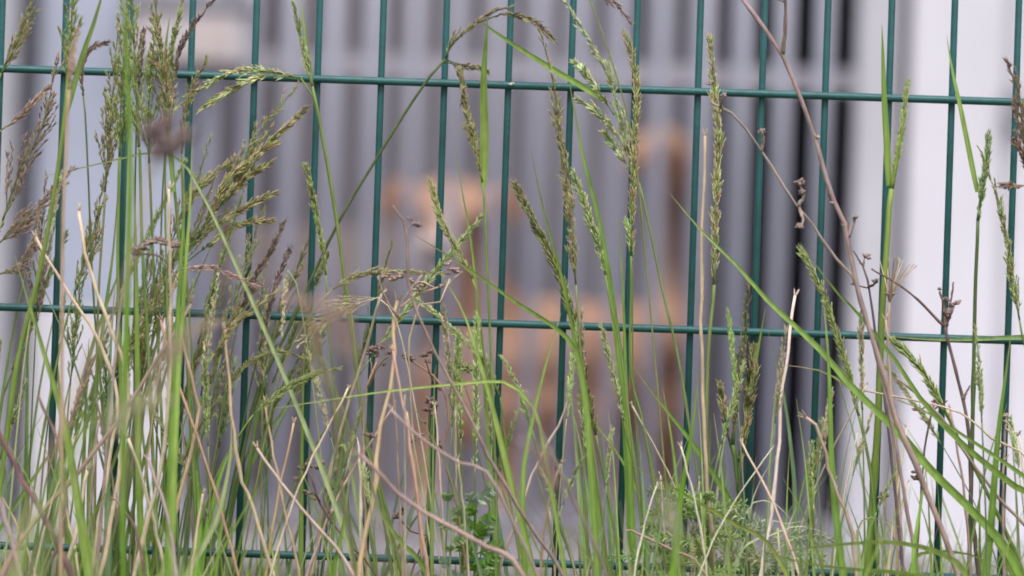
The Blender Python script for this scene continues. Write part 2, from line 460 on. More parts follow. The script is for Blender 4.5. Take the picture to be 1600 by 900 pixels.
# ------------------------------------------------------------------ dog behind the bars
def dog():
    S = []                                   # (centre, radius or (rx,ry,rz))
    def G(px, py, y): return P(px, py, -y)
    def chain(pts, n=18):
        for (a, ra), (b, rb) in zip(pts, pts[1:]):
            for i in range(n + 1):
                t = i / n
                S.append((a.lerp(b, t), ra + (rb - ra) * t))
    ch, mid, loin, rump = G(742, 560, 4.80), G(860, 555, 4.92), G(960, 540, 5.04), G(1035, 532, 5.13)
    chain([(ch, .098), (mid, .094), (loin, .078), (rump, .075)])
    chain([(G(738, 628, 4.79), .082), (G(850, 622, 4.9), .074)])               # deep brisket
    chain([(G(800, 515, 4.86), .062), (G(900, 512, 4.98), .055), (G(1005, 528, 5.1), .05)])              # back line
    head = G(702, 338, 4.70)
    chain([(G(760, 520, 4.83), .085), (G(728, 430, 4.77), .066), (G(708, 365, 4.73), .064)])   # neck
    S.append((head + Vector((0, 0, -.004)), (.080, .084, .080)))
    S.append((head + Vector((-.004, -.03, -.012)), (.074, .066, .062)))
    for s in (-1, 1):
        S.append((head + Vector((s * .052, -.005, -.032)), .042))               # cheeks
        S.append((head + Vector((s * .040, -.05, .006)), .024))                # brows
    mz = G(677, 408, 4.59)
    chain([(head + Vector((-.006, -.055, -.038)), .052), (mz, .045)], 6)
    chain([(head + Vector((-.006, -.045, -.066)), .036), (mz + Vector((0, .01, -.032)), .029)], 6)  # lower jaw
    # ears, half pricked and folded outwards
    for s in (-1, 1):
        a = head + Vector((s * .062, .014, .030))
        chain([(a, .030), (a + Vector((s * .036, 0, .012)), .024), (a + Vector((s * .060, -.012, -.028)), .015)], 6)
    def leg(up, kn, hk, ft, r):
        chain([(up, r[0]), (kn, r[1]), (hk, r[2]), (ft, r[3])], 9)
        S.append((ft + Vector((-.014, -.022, .004)), (.026, .036, .02)))
        for q in (-.012, .0, .012):
            S.append((ft + Vector((-.016 + q, -.044, 0)), (.0105, .017, .014)))
    def ground(px, y, dz=.02):
        p = P(px, 830, -y); p.z = FLOOR + dz; return p
    leg(G(690, 590, 4.78), G(676, 690, 4.80), G(672, 770, 4.79), ground(670, 4.77), (.062, .045, .035, .029))
    leg(G(775, 600, 4.84), G(782, 690, 4.87), G(783, 770, 4.86), ground(781, 4.84), (.062, .045, .035, .029))
    leg(G(950, 570, 4.99), G(915, 655, 4.97), G(960, 745, 5.07), ground(948, 5.03), (.085, .06, .036, .03))
    leg(G(1045, 560, 5.17), G(1015, 655, 5.13), G(1062, 745, 5.22), ground(1050, 5.19), (.083, .06, .036, .03))
    # tail carried high, hooked over at the end
    chain([(G(1045, 495, 5.17), .036), (G(1042, 420, 5.2), .037), (G(1040, 340, 5.2), .038), (G(1056, 275, 5.18), .038),
           (G(1062, 242, 5.15), .036), (G(1035, 224, 5.13), .036), (G(1005, 236, 5.11), .032), (G(990, 258, 5.1), .018)], 10)
    bm = bmesh.new()
    for c, r in S:
        rr = (r, r, r) if not isinstance(r, tuple) else r
        bmesh.ops.create_icosphere(bm, subdivisions=2, radius=1, matrix=Matrix.Translation(c) @ Matrix.Diagonal((*rr, 1)))
    me = bpy.data.meshes.new('raw'); bm.to_mesh(me); bm.free()
    tmp = bpy.data.objects.new('raw', me); col.objects.link(tmp)
    md = tmp.modifiers.new('r', 'REMESH'); md.mode = 'VOXEL'; md.voxel_size = .0075
    sm = tmp.modifiers.new('s', 'SMOOTH'); sm.iterations = 4; sm.factor = .5
    dg = bpy.context.evaluated_depsgraph_get()
    em = bpy.data.meshes.new_from_object(tmp.evaluated_get(dg))
    bpy.data.objects.remove(tmp); bpy.data.meshes.remove(me)
    org = G(860, 830, 4.95); org.z = FLOOR
    root = empty('dog', org, 'tan dog with white muzzle standing behind the bars, tail raised', 'dog')
    at = em.color_attributes.new('Col', 'FLOAT_COLOR', 'POINT')
    tan, white, darkb, red = (.70, .43, .30), (.82, .71, .72), (.06, .04, .04), (.40, .215, .15)
    def near(p, c, r): return max(0, min(1, 1.6 - 1.6 * (p - c).length / r + .0))
    eyes = [head + Vector((s * .045 - .004, -.070, -.014)) for s in (-1, 1)]
    buf = []
    tb = G(1055, 300, 5.2)
    for v in em.vertices:
        p = v.co
        c = tan
        c = mixc(c, (.30, .225, .21), .9 * min(1, near(p, G(1055, 330, 5.2), .12) + near(p, G(1055, 420, 5.2), .1)))
        c = mixc(c, red, .55 * near(p, G(1045, 600, 5.17), .14))
        c = mixc(c, red, .4 * near(p, G(930, 640, 5.0), .09))
        c = mixc(c, white, near(p, mz + Vector((0, -.01, -.01)), .092))
        c = mixc(c, white, .9 * near(p, head + Vector((-.006, -.075, .0)), .035))
        for s in (-1, 1): c = mixc(c, red, .7 * near(p, head + Vector((s * .12, 0, .035)), .05))
        for e in eyes: c = mixc(c, darkb, .95 * near(p, e + Vector((0, 0.005, -.012)), .042))
        c = mixc(c, darkb, .9 * near(p, mz + Vector((0.004, .02, -.075)), .05))  # mouth and neck shadow below the muzzle, painted into the fur colour
        c = mixc(c, white, .3 * near(p, G(720, 560, 4.70), .1))
        if p.z < .07: c = mixc(c, white, .5)
        buf += [*jit(c, .03), 1]
    at.data.foreach_set('color', buf)
    for v in em.vertices: v.co -= org
    em.materials.clear(); em.materials.append(M['fur'])
    em.polygons.foreach_set('use_smooth', [True] * len(em.polygons))
    em.name = 'body'
    o = bpy.data.objects.new('body', em); col.objects.link(o); o.parent = root
    for e in eyes:
        bm = bmesh.new(); bmesh.ops.create_icosphere(bm, subdivisions=2, radius=.013)
        me = bpy.data.meshes.new('eye'); bm.to_mesh(me); bm.free(); me.materials.append(M['eye'])
        o = bpy.data.objects.new('eye', me); col.objects.link(o); o.parent = root; o.location = e - org
    bm = bmesh.new(); bmesh.ops.create_icosphere(bm, subdivisions=2, radius=1, matrix=Matrix.Diagonal((.021, .014, .016, 1)))
    me = bpy.data.meshes.new('nose'); bm.to_mesh(me); bm.free(); me.materials.append(M['nose'])
    o = bpy.data.objects.new('nose', me); col.objects.link(o); o.parent = root; o.location = mz + Vector((0, -.040, .014)) - org
dog()
# ------------------------------------------------------------------ plants
GREEN, DEEP, LIME, PALE = (.20, .29, .075), (.11, .18, .05), (.235, .36, .07), (.38, .45, .22)
BLUEG, OLIVE = (.20, .30, .15), (.25, .28, .10)
PURP, BROWN, PINK = (.18, .115, .125), (.29, .20, .12), (.44, .31, .29)
STRAW, TAN, REDB, GREYB = (.68, .56, .41), (.52, .39, .25), (.20, .125, .115), (.40, .31, .275)
def ground_py(d): return 450 + CAM_H * FPX / (CAM_D - d) + 0

def axis(pts, d, dd=None, n=26, attach=False, bow=None):
    """traced pixels (root end first) -> world points; the traced run is carried on down to the ground"""
    dd = random.uniform(-.05, .05) if dd is None else dd
    bow = random.uniform(-.03, .03) if bow is None else bow
    pts = list(pts)
    nb = 0
    if not attach:
        (x0, y0), (x1, y1) = pts[0], pts[1]
        s = (x0 - x1) / max(8, y0 - y1) if y0 > y1 else random.uniform(-.1, .1)
        s = max(-.55, min(.55, s))
        yg = ground_py(d) + (0)
        yg += (x0 - 800) * math.tan(ROLL)
        h = yg - y0
        if h > 30:
            pts = [(x0 + s * h * .62, yg), (x0 + s * h * .38, y0 + h * .5)] + pts
            nb = 2
    path = catmull(pts, n)
    L = len(path) - 1
    out = []
    for i, (x, y) in enumerate(path):
        t = i / L
        out.append(P(x, y, d + dd * t * t + bow * math.sin(t * math.pi)))
    if not attach: out[0].z = max(-.01, out[0].z - .01)
    return out

def pxw(w, d): return w * (CAM_D - d) / FPX

def cgrad(c, amt=.12):
    a, b = jit(c, amt), jit(c, amt)
    return lambda t: mixc(a, b, t)

def blade_mesh(mb, pts, w, c, tip=None, a=None, closed=.5):
    n = len(pts)
    a0, a1 = a if a else (random.uniform(-.4, .4), random.uniform(-.7, .7))
    wid = []
    for i in range(n):
        t = i / (n - 1)
        wid.append(w * min(1, closed + t * 1.8) * max(.0, 1 - t ** 2.6) ** .9 + .0003)
    c = tuple(min(.8, x * 1.32 + .015) for x in c)
    cg = cgrad(c)
    tipc = tip if tip else mixc(c, (.45, .36, .2), .55)
    mb.blade(pts, wid, a0, a1, lambda t: mixc(cg(t), tipc, max(0, (t - .86) / .14) ** 1.2))

def head_mesh(mb, ax, kind, c1, c2, sz, d, stemc):
    """ax: world points from the foot of the head to its tip; sz: spikelet length in photo pixels"""
    L = [0]
    for a, b in zip(ax, ax[1:]): L.append(L[-1] + (b - a).length)
    tot = L[-1]
    def at(s):
        s = max(0, min(tot, s))
        j = 0
        while j < len(L) - 2 and s > L[j + 1]: j += 1
        t = (s - L[j]) / max(1e-9, L[j + 1] - L[j])
        return ax[j].lerp(ax[j + 1], t), (ax[j + 1] - ax[j]).normalized()
    ul = pxw(1, d)
    sl = sz * ul * (.9 if kind != 'spike' else 1)
    def spikelet(p, dirn, k=1.0):
        c = mixc(c1, c2, random.random() ** 1.3)
        c = jit(tuple(min(.8, x * 1.85 + .015) for x in c), .2)
        nf = random.choice((2, 3, 3, 4))
        tc = jit(mixc(c, (.62, .55, .42), .45), .15)
        side = dirn.cross(Vector((random.uniform(-1, 1), random.uniform(-1, 1), random.uniform(-1, 1)))).normalized()
        for q in range(nf):
            s = 1 if q % 2 else -1
            mb.floret(p + dirn * sl * k * .2 * q, dirn + side * .24 * s, sl * k * random.uniform(.6, .85), sl * k * .15, c, tc)
    def perp(t, az):
        u = t.cross(Vector((0, 1, 0)))
        if u.length < .05: u = t.cross(Vector((1, 0, 0)))
        u.normalize(); v = u.cross(t)
        return u * math.cos(az) + v * math.sin(az)
    if kind == 'spike':
        s = 0; side = 0
        while s < tot - sl * .4:
            p, t = at(s)
            pr = s / tot
            dens = 1.0 if pr > .15 else .6
            for q in range(2):
                if random.random() > dens: continue
                az = side * math.pi + random.gauss(0, .7) + q * math.pi
                spikelet(p + perp(t, az) * sl * .06, t + perp(t, az) * random.uniform(.12, .34), .75 + .5 * math.sin(pr * math.pi) ** .6)
            side = 1 - side
            s += sl * random.uniform(.30, .45)
        p, t = at(tot - sl * .5); spikelet(p, t)
    else:
        wide = {'panicle': 1.0, 'narrow': .5, 'open': 1.5}[kind]
        s = tot * .02
        az = random.uniform(0, 6)
        while s < tot * .96:
            p, t = at(s)
            pr = s / tot
            bl = tot * .30 * (1 - pr) ** .8 * wide ** .6 + sl * .8
            for q in range(random.choice((1, 2, 2, 3)) if pr < .7 else 1):
                az += 2.4 + random.gauss(0, .4)
                out = perp(t, az)
                ang = random.uniform(.22, .50) * wide
                bl2 = bl * random.uniform(.45, 1.0)
                nseg = 6
                pts = []
                pos = p.copy(); dr = (t + out * ang).normalized()
                droop = random.uniform(-.05, .16)
                for i in range(nseg + 1):
                    pts.append(pos.copy())
                    dr = (dr - out * ang * .07 + Vector((0, 0, -droop * .12))).normalized()
                    pos = pos + dr * bl2 / nseg
                mb.tube(pts, [ul * (1.0 - .6 * i / nseg) * .6 for i in range(nseg + 1)], lambda t_: stemc, 4, False)
                ss = bl2 * .22
                while ss < bl2:
                    f = ss / bl2 * nseg; j = min(nseg - 1, int(f))
                    pp = pts[j].lerp(pts[j + 1], f - j)
                    tt = (pts[j + 1] - pts[j]).normalized()
                    o2 = perp(tt, random.uniform(0, 6.28))
                    spikelet(pp, (tt + o2 * random.uniform(.1, .42)).normalized(), random.uniform(.7, 1.05))
                    ss += sl * random.uniform(.36, .6)
            s += max(sl * .55, tot * .045) * random.uniform(.7, 1.3)
        for q in range(3):
            p, t = at(tot - sl * (.2 + .4 * q)); spikelet(p, (t + perp(t, q * 2.1) * .15).normalized())

CAT = 'grass'
def stalk(label, stem, head, kind='spike', d=.06, w=3.4, c=GREEN, h1=PALE, h2=GREEN, sz=13, leaves=(), branches=(), dd=None, bow=None, group=None, n=30, name='grass_stalk'):
    """stem: traced pixels from the bottom up; head: pixels on up to the tip"""
    full = list(stem) + list(head)
    st = axis(stem + head[:1], d, 0 if dd is None else dd * .6, n, bow=bow if bow is not None else random.uniform(-.02, .02))
    root = empty(name, (st[0].x, st[0].y, 0), label, CAT, group)
    org = root.location.copy()
    mb = MB(); r = pxw(w, d) / 2
    m_ = len(st)
    cg = cgrad(c, .15)
    nodes = [random.uniform(.3, .45), random.uniform(.55, .75)]
    rad = []
    for i in range(m_):
        t = i / (m_ - 1)
        rr = r * (1.25 - .45 * t)
        if any(abs(t - nd) < .5 / m_ for nd in nodes): rr *= 1.35
        rad.append(rr)
    mb.tube(st, rad, lambda t: cg(t), 7)
    mb.build('stem', M['stem'], root, origin=org)
    hp = catmull(stem[-1:] + head if len(head) == 1 else head, 16)
    ax = []
    off = st[-1] - P(head[0][0], head[0][1], d)
    ddh = random.uniform(-.02, .02)
    for i, (x, y) in enumerate(hp):
        ax.append(P(x, y, d) + Vector((0, off.y, 0)) + Vector((0, ddh * (i / 16) ** 2, 0)))
    hb = MB()
    hb.tube(ax, [r * .8 * (1 - .75 * i / 16) for i in range(17)], lambda t: cg(1), 5)
    head_mesh(hb, ax, kind, h1, h2, sz, d, jit(c))
    brs = []
    for br in branches:
        bp = [P(x, y, d) + Vector((0, off.y + random.uniform(-.006, .006), 0)) for x, y in catmull(br, 10)]
        bb = MB(); brs.append(bb)
        bb.tube(bp, [r * .45 * (1 - .6 * i / 10) for i in range(11)], lambda t: cg(1), 4)
        head_mesh(bb, bp[2:], 'spike', h1, h2, sz, d, jit(c))
    ho = hb.build('seed_head', M['seed'], root, origin=org)
    for bb in brs: bb.build('branch', M['seed'], ho, origin=org)
    for lf in leaves:
        lp, lw = lf[0], lf[1]
        lc = lf[2] if len(lf) > 2 else c
        lb = MB()
        k = catmull(lp, 20)
        ddl = random.uniform(-.03, .03)
        blade_mesh(lb, [P(x, y, d + ddl * (i / 20) ** 1.5) + Vector((0, off.y, 0)) for i, (x, y) in enumerate(k)], pxw(lw, d), lc, closed=.75)
        lb.build('leaf', M['leaf'], root, origin=org)
    return root

def blade(label, pts, w=12, d=.05, c=LIME, group=None, a=None, tip=None, dd=None):
    mb = MB()
    st = axis(pts, d, dd, 34)
    blade_mesh(mb, st, pxw(w, d), c, tip, a)
    return tag(mb.build('grass_shoot', M['leaf'], origin=(st[0].x, st[0].y, 0)), label, CAT, group)

def straw(label, pts, w=5, d=.08, c=STRAW, group=None, attach=False, dd=None, frayed=True, mat='dry', name='dry_stem'):
    st = axis(pts, d, dd, 30, attach)
    c = tuple(min(.85, x * 1.15) for x in c)
    mb = MB(); r = pxw(w * 1.15, d) / 2
    cg = cgrad(c, .16)
    nd = [random.uniform(.25, .5), random.uniform(.6, .85)]
    rad = [r * (1.2 - .5 * i / 30) * (1.3 if any(abs(i / 30 - q) < .017 for q in nd) else 1) for i in range(31)]
    wob = r * .5
    st = [p + Vector((random.uniform(-wob, wob), 0, 0)) for p in st]
    mb.tube(st, rad, lambda t: jit(cg(t), .08), 7)
    if frayed:
        tp = st[-1]; dr = (st[-1] - st[-2]).normalized()
        for q in range(3):
            mb.floret(tp - dr * r, dr + Vector((random.uniform(-.5, .5), random.uniform(-.3, .3), random.uniform(-.4, .4))), r * 5, r * .9, jit(c), jit(c))
    o = mb.build(name, M[mat], origin=(st[0].x, st[0].y, 0))
    return tag(o, label, 'dry stem', group)

def knob(mb, p, r, c, n=9):
    """a dried flower head: a ragged cup of bracts"""
    for q in range(n):
        a = q * 2.4
        z = random.uniform(-.3, 1)
        dr = Vector((math.cos(a) * (1 - z * .5), math.sin(a) * (1 - z * .5), z))
        mb.floret(p - dr.normalized() * r * .2, dr, r * random.uniform(1.0, 1.4), r * .75, jit(c, .25), jit(mixc(c, (.4, .33, .3), .5), .2))

def weed(label, main, w=6, d=.1, c=REDB, twigs=(), knobs=(), group=None, name='dead_weed', kc=REDB, cat='dead weed', dd=0):
    """a dead branching weed: main stem, twigs [(pixels, width)], flower heads [(x, y, r)]"""
    st = axis(main, d, dd, 36, bow=random.uniform(-.01, .01))
    root = empty(name, (st[0].x, st[0].y, 0), label, cat, group)
    org = root.location.copy()
    yo = sum((s.y for s in st), 0) / len(st) + d
    def tb(pts3, ww, nm):
        mb = MB(); r = pxw(ww, d) / 2
        cg = cgrad(c, .2); n = len(pts3)
        pts3 = [p + Vector((random.uniform(-1, 1), random.uniform(-1, 1), random.uniform(-1, 1))) * r * .28 for p in pts3]
        mb.tube(pts3, [r * (1.15 - .5 * i / (n - 1)) * random.uniform(.85, 1.15) for i in range(n)], lambda t: jit(cg(t), .1), 7)
        return mb.build(nm, M['wood'], root, origin=org)
    so = tb(st, w, 'stem')
    def near_y(x, y):
        best = min(st, key=lambda s: (s - P(x, y, d)).length)
        return best.y + d
    for pts, ww in twigs:
        y0 = near_y(*pts[0]); k = catmull(pts, 12); e = random.uniform(-.03, .03)
        tb([P(x, y, d) + Vector((0, y0 + e * i / 12, 0)) for i, (x, y) in enumerate(k)], ww, 'twig')
    for x, y, r in knobs:
        mb = MB(); p = P(x, y, d); p.y += near_y(x, y)
        knob(mb, p, pxw(r * 1.25, d), kc)
        mb.build('seed_cluster', M['dry'], so, origin=org)
    return root
# ---- left clump: traced stalks
stalk('stout green stalk at far left, its broad olive head cut by the top edge', [(8,700),(28,560),(58,440),(78,340),(97,215),(107,110)], [(104,135),(110,60),(118,-25)], 'panicle', .16, 8, (.20,.30,.06), OLIVE, (.22,.30,.08), 18, leaves=[([(100,190),(128,90),(146,38),(166,-30)],9)])
stalk('tan bare stem topped by a blurred pinkish tuft near the top left', [(96,640),(97,470),(98,350),(102,260),(106,150)], [(108,140),(112,95),(120,48)], 'narrow', .34, 6, TAN, PINK, BROWN, 15)
stalk('thin dark green stalk leaning right from the pinkish tuft, pale blue door behind', [(160,640),(150,520),(143,410),(138,280),(132,160)], [(130,150),(128,110),(140,80),(172,66)], 'spike', .05, 3.6, DEEP, PURP, BROWN, 12)
stalk('large purplish panicle leaning right from the far left edge, crossing the top cross wire', [(-75,640),(-40,460),(0,355)], [(4,345),(30,270),(65,200),(92,92)], 'panicle', .05, 4.5, OLIVE, BROWN, PURP, 15)
stalk('brownish panicle in the top left corner leaning right', [(-60,420),(-35,220),(0,118)], [(2,114),(20,80),(40,35),(56,-18)], 'panicle', .06, 4, GREEN, OLIVE, BROWN, 15)
stalk('ragged panicle low at far left, crossing the dark door post', [(-90,620),(-45,440),(-8,385)], [(-5,383),(35,348),(75,308),(112,262)], 'panicle', .08, 3.6, OLIVE, BROWN, PURP, 14)
stalk('thin pinkish panicle branch reaching right across the dark door post', [(-95,520),(-40,260),(0,206)], [(2,203),(30,183),(78,136)], 'spike', .07, 3.2, OLIVE, PINK, BROWN, 13)
stalk('brown seed head hanging at the left edge halfway up', [(-80,640),(-30,470),(-5,430)], [(0,428),(24,418),(50,385),(58,345)], 'panicle', .1, 3.5, OLIVE, BROWN, PURP, 13)
stalk('pale bleached panicle in the left clump under the purplish one', [(30,640),(44,520),(55,446)], [(57,440),(70,380),(84,330),(96,275)], 'narrow', .1, 3.4, PALE, PALE, PINK, 13)
stalk('narrow olive panicle left of the wide blurred blade', [(150,640),(152,520),(156,420),(165,300)], [(164,300),(170,220),(178,130),(186,40)], 'panicle', .05, 4.5, OLIVE, OLIVE, BROWN, 16)
stalk('dense olive seed head cut by the top edge right of the blurred blade', [(232,560),(222,380),(218,220)], [(217,230),(213,130),(209,60),(206,-30)], 'panicle', .12, 6, GREEN, OLIVE, (.22,.3,.08), 17)
stalk('short blackish purple seed head beside the wide olive head', [(210,520),(211,300),(214,170)], [(214,165),(217,105),(224,45)], 'spike', .06, 3.4, DEEP, PURP, (.08,.045,.05), 14)
stalk('wide olive and brown seed head left of the box, over the top cross wire', [(296,620),(285,450),(275,320),(265,220)], [(264,225),(258,140),(249,70),(243,-15)], 'panicle', .09, 6, GREEN, OLIVE, BROWN, 19, leaves=[([(272,300),(262,180),(258,90),(266,20)],8)])
stalk('slender green head bending right past the top edge over the box', [(262,520),(258,320),(260,170)], [(261,160),(268,85),(280,30),(290,-20)], 'narrow', .07, 3.6, GREEN, OLIVE, GREEN, 13)
stalk('dark purple seed head leaning right in front of the pinkish box', [(248,540),(254,300),(266,150)], [(268,140),(280,85),(300,45),(338,-2)], 'narrow', .04, 3.4, OLIVE, PURP, (.09,.05,.055), 14)
blade('wide bright green blurred blade standing tallest in the left clump', [(192,900),(193,700),(199,450),(203,230),(196,60),(194,-90)], 15, .42, (.17,.30,.03), a=(1.4,-.2))
blade('paired green blade right of the blurred dead flower head', [(268,900),(276,640),(290,420),(298,300),(300,215)], 11, .2, LIME)
blade('pale thin blade lying nearly level across the left clump', [(330,330),(260,240),(200,246),(130,262),(62,277)], 8, .1, PALE)
straw('straw stem curving down through the left clump to the bottom edge', [(155,900),(170,840),(195,675),(200,595),(175,520),(150,455),(135,400),(124,330)], 6.5, .16)
straw('thin straw crossing from upper left into the left clump', [(160,780),(183,650),(178,595),(150,525),(95,440),(55,370)], 5.5, .12)
straw('upright straw ending beside the brown dried flower cluster', [(208,905),(250,740),(265,615),(267,450),(265,380),(262,295)], 6, .15)
straw('long pinkish brown stem slanting up right across the left clump', [(26,855),(130,730),(195,640),(240,570),(300,475)], 7, .2, (.36,.24,.19))
straw('short straw leaning right below the middle cross wire', [(255,890),(280,775),(310,650),(300,600),(280,510)], 6.5, .12, TAN)
straw('thin straw bowing right of the middle of the left clump', [(350,815),(320,720),(280,600),(250,500)], 5, .14, (.45,.31,.21))
straw('pale straw leaning left near the bottom of the clump', [(255,888),(230,775),(200,685)], 6, .1)
straw('brown bent stem at the bottom of the left clump', [(226,905),(210,825),(180,780)], 6, .2, REDB)
straw('brown stem beside it leaning slightly left', [(275,893),(260,800),(230,715)], 6.5, .24, GREYB)
straw('whitish short stem at the bottom left', [(100,903),(120,825),(135,735)], 7, .1, (.6,.5,.4))
straw('straw with a small flat cap standing alone right of the clump', [(402,815),(375,740),(360,625),(352,515)], 6, .12, (.5,.38,.27))
weed('thick purple brown dead stem rising from the bottom left corner', [(112,900),(75,820),(40,760),(0,680),(-30,620)], 11, .3, REDB)
weed('brown dead stem leaning out of the bottom left corner', [(32,905),(18,845),(-4,770),(-20,700)], 10, .36, GREYB)
weed('thin dark curved stem in the bottom left of the clump', [(70,900),(95,845),(102,770),(90,690),(60,620)], 6.5, .22, REDB)
blade('broad bright green leaf bending down at the left edge', [(118,760),(95,640),(65,540),(40,455),(22,398)], 17, .2, LIME)
blade('light green leaf curving up from the bottom of the left clump', [(292,900),(322,845),(345,790),(360,712),(362,650)], 14, .12, PALE)
stalk('pale bleached grass head lying diagonally low in the left clump', [(352,870),(325,805),(300,750)], [(298,745),(260,675),(220,612)], 'narrow', .06, 4.5, PALE, PALE, (.42,.45,.28), 14)
# blurred dead flower head standing well in front
weed('straw stem with a blurred brown dead flower head in the foreground', [(55,775),(145,550),(192,450),(220,350),(232,265)], 8, 1.05, (.5,.38,.28), twigs=[([(231,280),(240,235),(235,210)],5),([(231,275),(255,240),(275,215)],5)],
     knobs=[(236,214,22),(262,226,23),(286,213,20),(256,196,22),(246,240,18),(277,238,18)], kc=(.16,.10,.105), cat='dead flower')
weed('brown dried flat flower cluster on a bent stem in the left clump', [(176,600),(190,470),(208,400),(214,392)], 6, .14, GREYB, twigs=[([(212,392),(235,378),(272,384)],4),([(214,396),(250,402),(278,440)],3)],
     knobs=[(210,395,10),(222,388,9),(234,380,9),(246,377,9),(258,380,9),(270,384,9),(279,384,7)], kc=(.2,.13,.11), cat='dead flower')
stalk('broad green head beside the blurred blade, cut by the top edge', [(188,600),(184,420),(186,260)], [(187,245),(190,160),(194,80),(200,-25)], 'panicle', .1, 6, (.2,.32,.06), (.26,.34,.1), OLIVE, 17)
stalk('green head right of the short blackish one, under the top edge', [(250,600),(240,420),(234,270)], [(233,255),(232,180),(236,100),(246,30)], 'panicle', .07, 5, GREEN, (.26,.33,.1), OLIVE, 16)
stalk('purplish green head leaning right beneath the dark purple one', [(300,560),(288,380),(284,250)], [(284,240),(288,190),(300,140),(322,95)], 'narrow', .06, 4, GREEN, OLIVE, PURP, 15)
stalk('brown green panicle spreading right below the blurred flower head', [(225,640),(245,480),(262,400)], [(265,390),(282,340),(305,300),(350,255)], 'panicle', .06, 4, GREEN, OLIVE, BROWN, 16)
stalk('olive panicle low in the clump behind the brown flat cluster', [(205,700),(225,560),(240,480)], [(243,470),(262,420),(290,385),(330,352)], 'panicle', .04, 4, GREEN, OLIVE, BROWN, 15)
stalk('drooping olive panicle in the clump left of the straw pair', [(60,720),(90,560),(112,470)], [(116,460),(135,400),(150,340),(160,280)], 'panicle', .05, 4, GREEN, OLIVE, BROWN, 15)
blade('tall green blade just right of the wide blurred one', [(222,900),(216,700),(214,500),(212,380),(208,250)], 12, .1, LIME)
blade('green blade leaning left in front of the blue door', [(140,900),(142,700),(160,520),(176,400),(184,300)], 11, .08, GREEN)
blade('tall green blade right of the blurred dead flower head, left of its pair', [(262,900),(270,640),(282,420),(288,320),(286,250)], 12, .15, (.22,.36,.06))
blade('light bluish blade standing in the middle of the clump', [(170,900),(168,720),(172,560),(180,440)], 13, .1, BLUEG)
blade('bright green broad blade low in the clump', [(305,900),(312,840),(310,760),(300,690)], 17, .1, (.2,.38,.04))
blade('bright green blade leaning right low in the clump', [(310,900),(330,800),(352,720),(392,650)], 14, .08, (.2,.38,.05))
# ---- big panicle right of the clump
stalk('big olive panicle sweeping up right from the left clump to the top cross wire', [(215,640),(250,490),(278,425)], [(282,418),(300,382),(350,312),(378,255),(410,200),(463,130)], 'panicle', .05, 4.5, GREEN, OLIVE, BROWN, 15,
      branches=[[(345,320),(385,262),(430,215),(480,168)],[(335,335),(375,278),(405,240),(434,224)],[(330,340),(365,300),(395,272),(426,252)],[(300,385),(350,345),(395,318),(431,300)],[(310,370),(345,300),(365,272),(398,248)],[(290,410),(330,380),(370,352),(428,344)],[(300,385),(322,345),(345,308),(365,246)]])
stalk('pale arching panicle drooping left over the top cross wire', [(590,760),(565,640),(548,520),(530,380),(510,255),(492,160),(480,135)], [(470,122),(420,112),(370,112),(320,135),(285,165),(252,192)], 'narrow', .03, 4, GREEN, PALE, (.42,.40,.2), 15, branches=[[(470,124),(410,120),(360,140),(312,172)]])
stalk('light green upright head beside the pale arching panicle', [(596,768),(572,690),(560,600),(550,500),(536,420),(522,315),(504,215),(492,150)], [(488,135),(478,95),(468,50),(460,8)], 'narrow', .04, 5.5, GREEN, (.26,.34,.12), PALE, 15, leaves=[([(487,130),(480,80),(474,30),(472,0)],6)])
stalk('slim olive spike below the top cross wire right of the big panicle', [(545,800),(522,600),(512,500),(510,445)], [(509,430),(502,375),(492,320),(478,258)], 'spike', .03, 3.6, GREEN, OLIVE, GREEN, 14)
stalk('blackish spike leaning right above the middle cross wire, upper of two', [(350,620),(375,490)], [(378,480),(400,430),(420,398),(443,346)], 'spike', .04, 3.4, OLIVE, (.09,.065,.05), PURP, 13)
stalk('blackish spike leaning right above the middle cross wire, lower of two', [(365,760),(388,620),(402,560)], [(405,548),(418,490),(438,425),(453,386)], 'spike', .05, 3.6, DEEP, (.085,.055,.06), PURP, 14)
stalk('dark knobbly spike standing on the middle cross wire left of the blackish pair', [(300,740),(325,610)], [(328,600),(345,540),(370,490),(398,448)], 'spike', .04, 3.6, OLIVE, (.12,.10,.045), BROWN, 14)
stalk('pinkish bleached head arching right at the right side of the clump', [(240,640),(262,500),(275,430)], [(282,420),(320,418),(355,428),(398,447)], 'narrow', .1, 3.5, TAN, PINK, (.3,.19,.2), 13)
stalk('pale hanging wisp beside the lower blackish spike', [(500,700),(480,540),(462,440),(452,420)], [(450,422),(446,450),(444,480),(441,518)], 'narrow', .06, 2.6, PALE, PINK, PALE, 12)
stalk('olive panicle reaching right below the middle cross wire', [(270,740),(300,620),(330,560)], [(335,552),(365,510),(400,480),(430,455)], 'narrow', .08, 3.4, GREEN, OLIVE, BROWN, 14)
stalk('faint olive head lying right just under the middle cross wire', [(260,800),(300,690),(340,625)], [(346,618),(380,575),(430,552),(478,560)], 'narrow', .06, 3, GREEN, OLIVE, (.26,.22,.1), 13)
stalk('loose green panicle reaching right toward the leaning long stem', [(300,860),(340,740),(390,655)], [(396,648),(430,620),(480,590),(530,575)], 'narrow', .09, 3.2, GREEN, OLIVE, GREEN, 13)
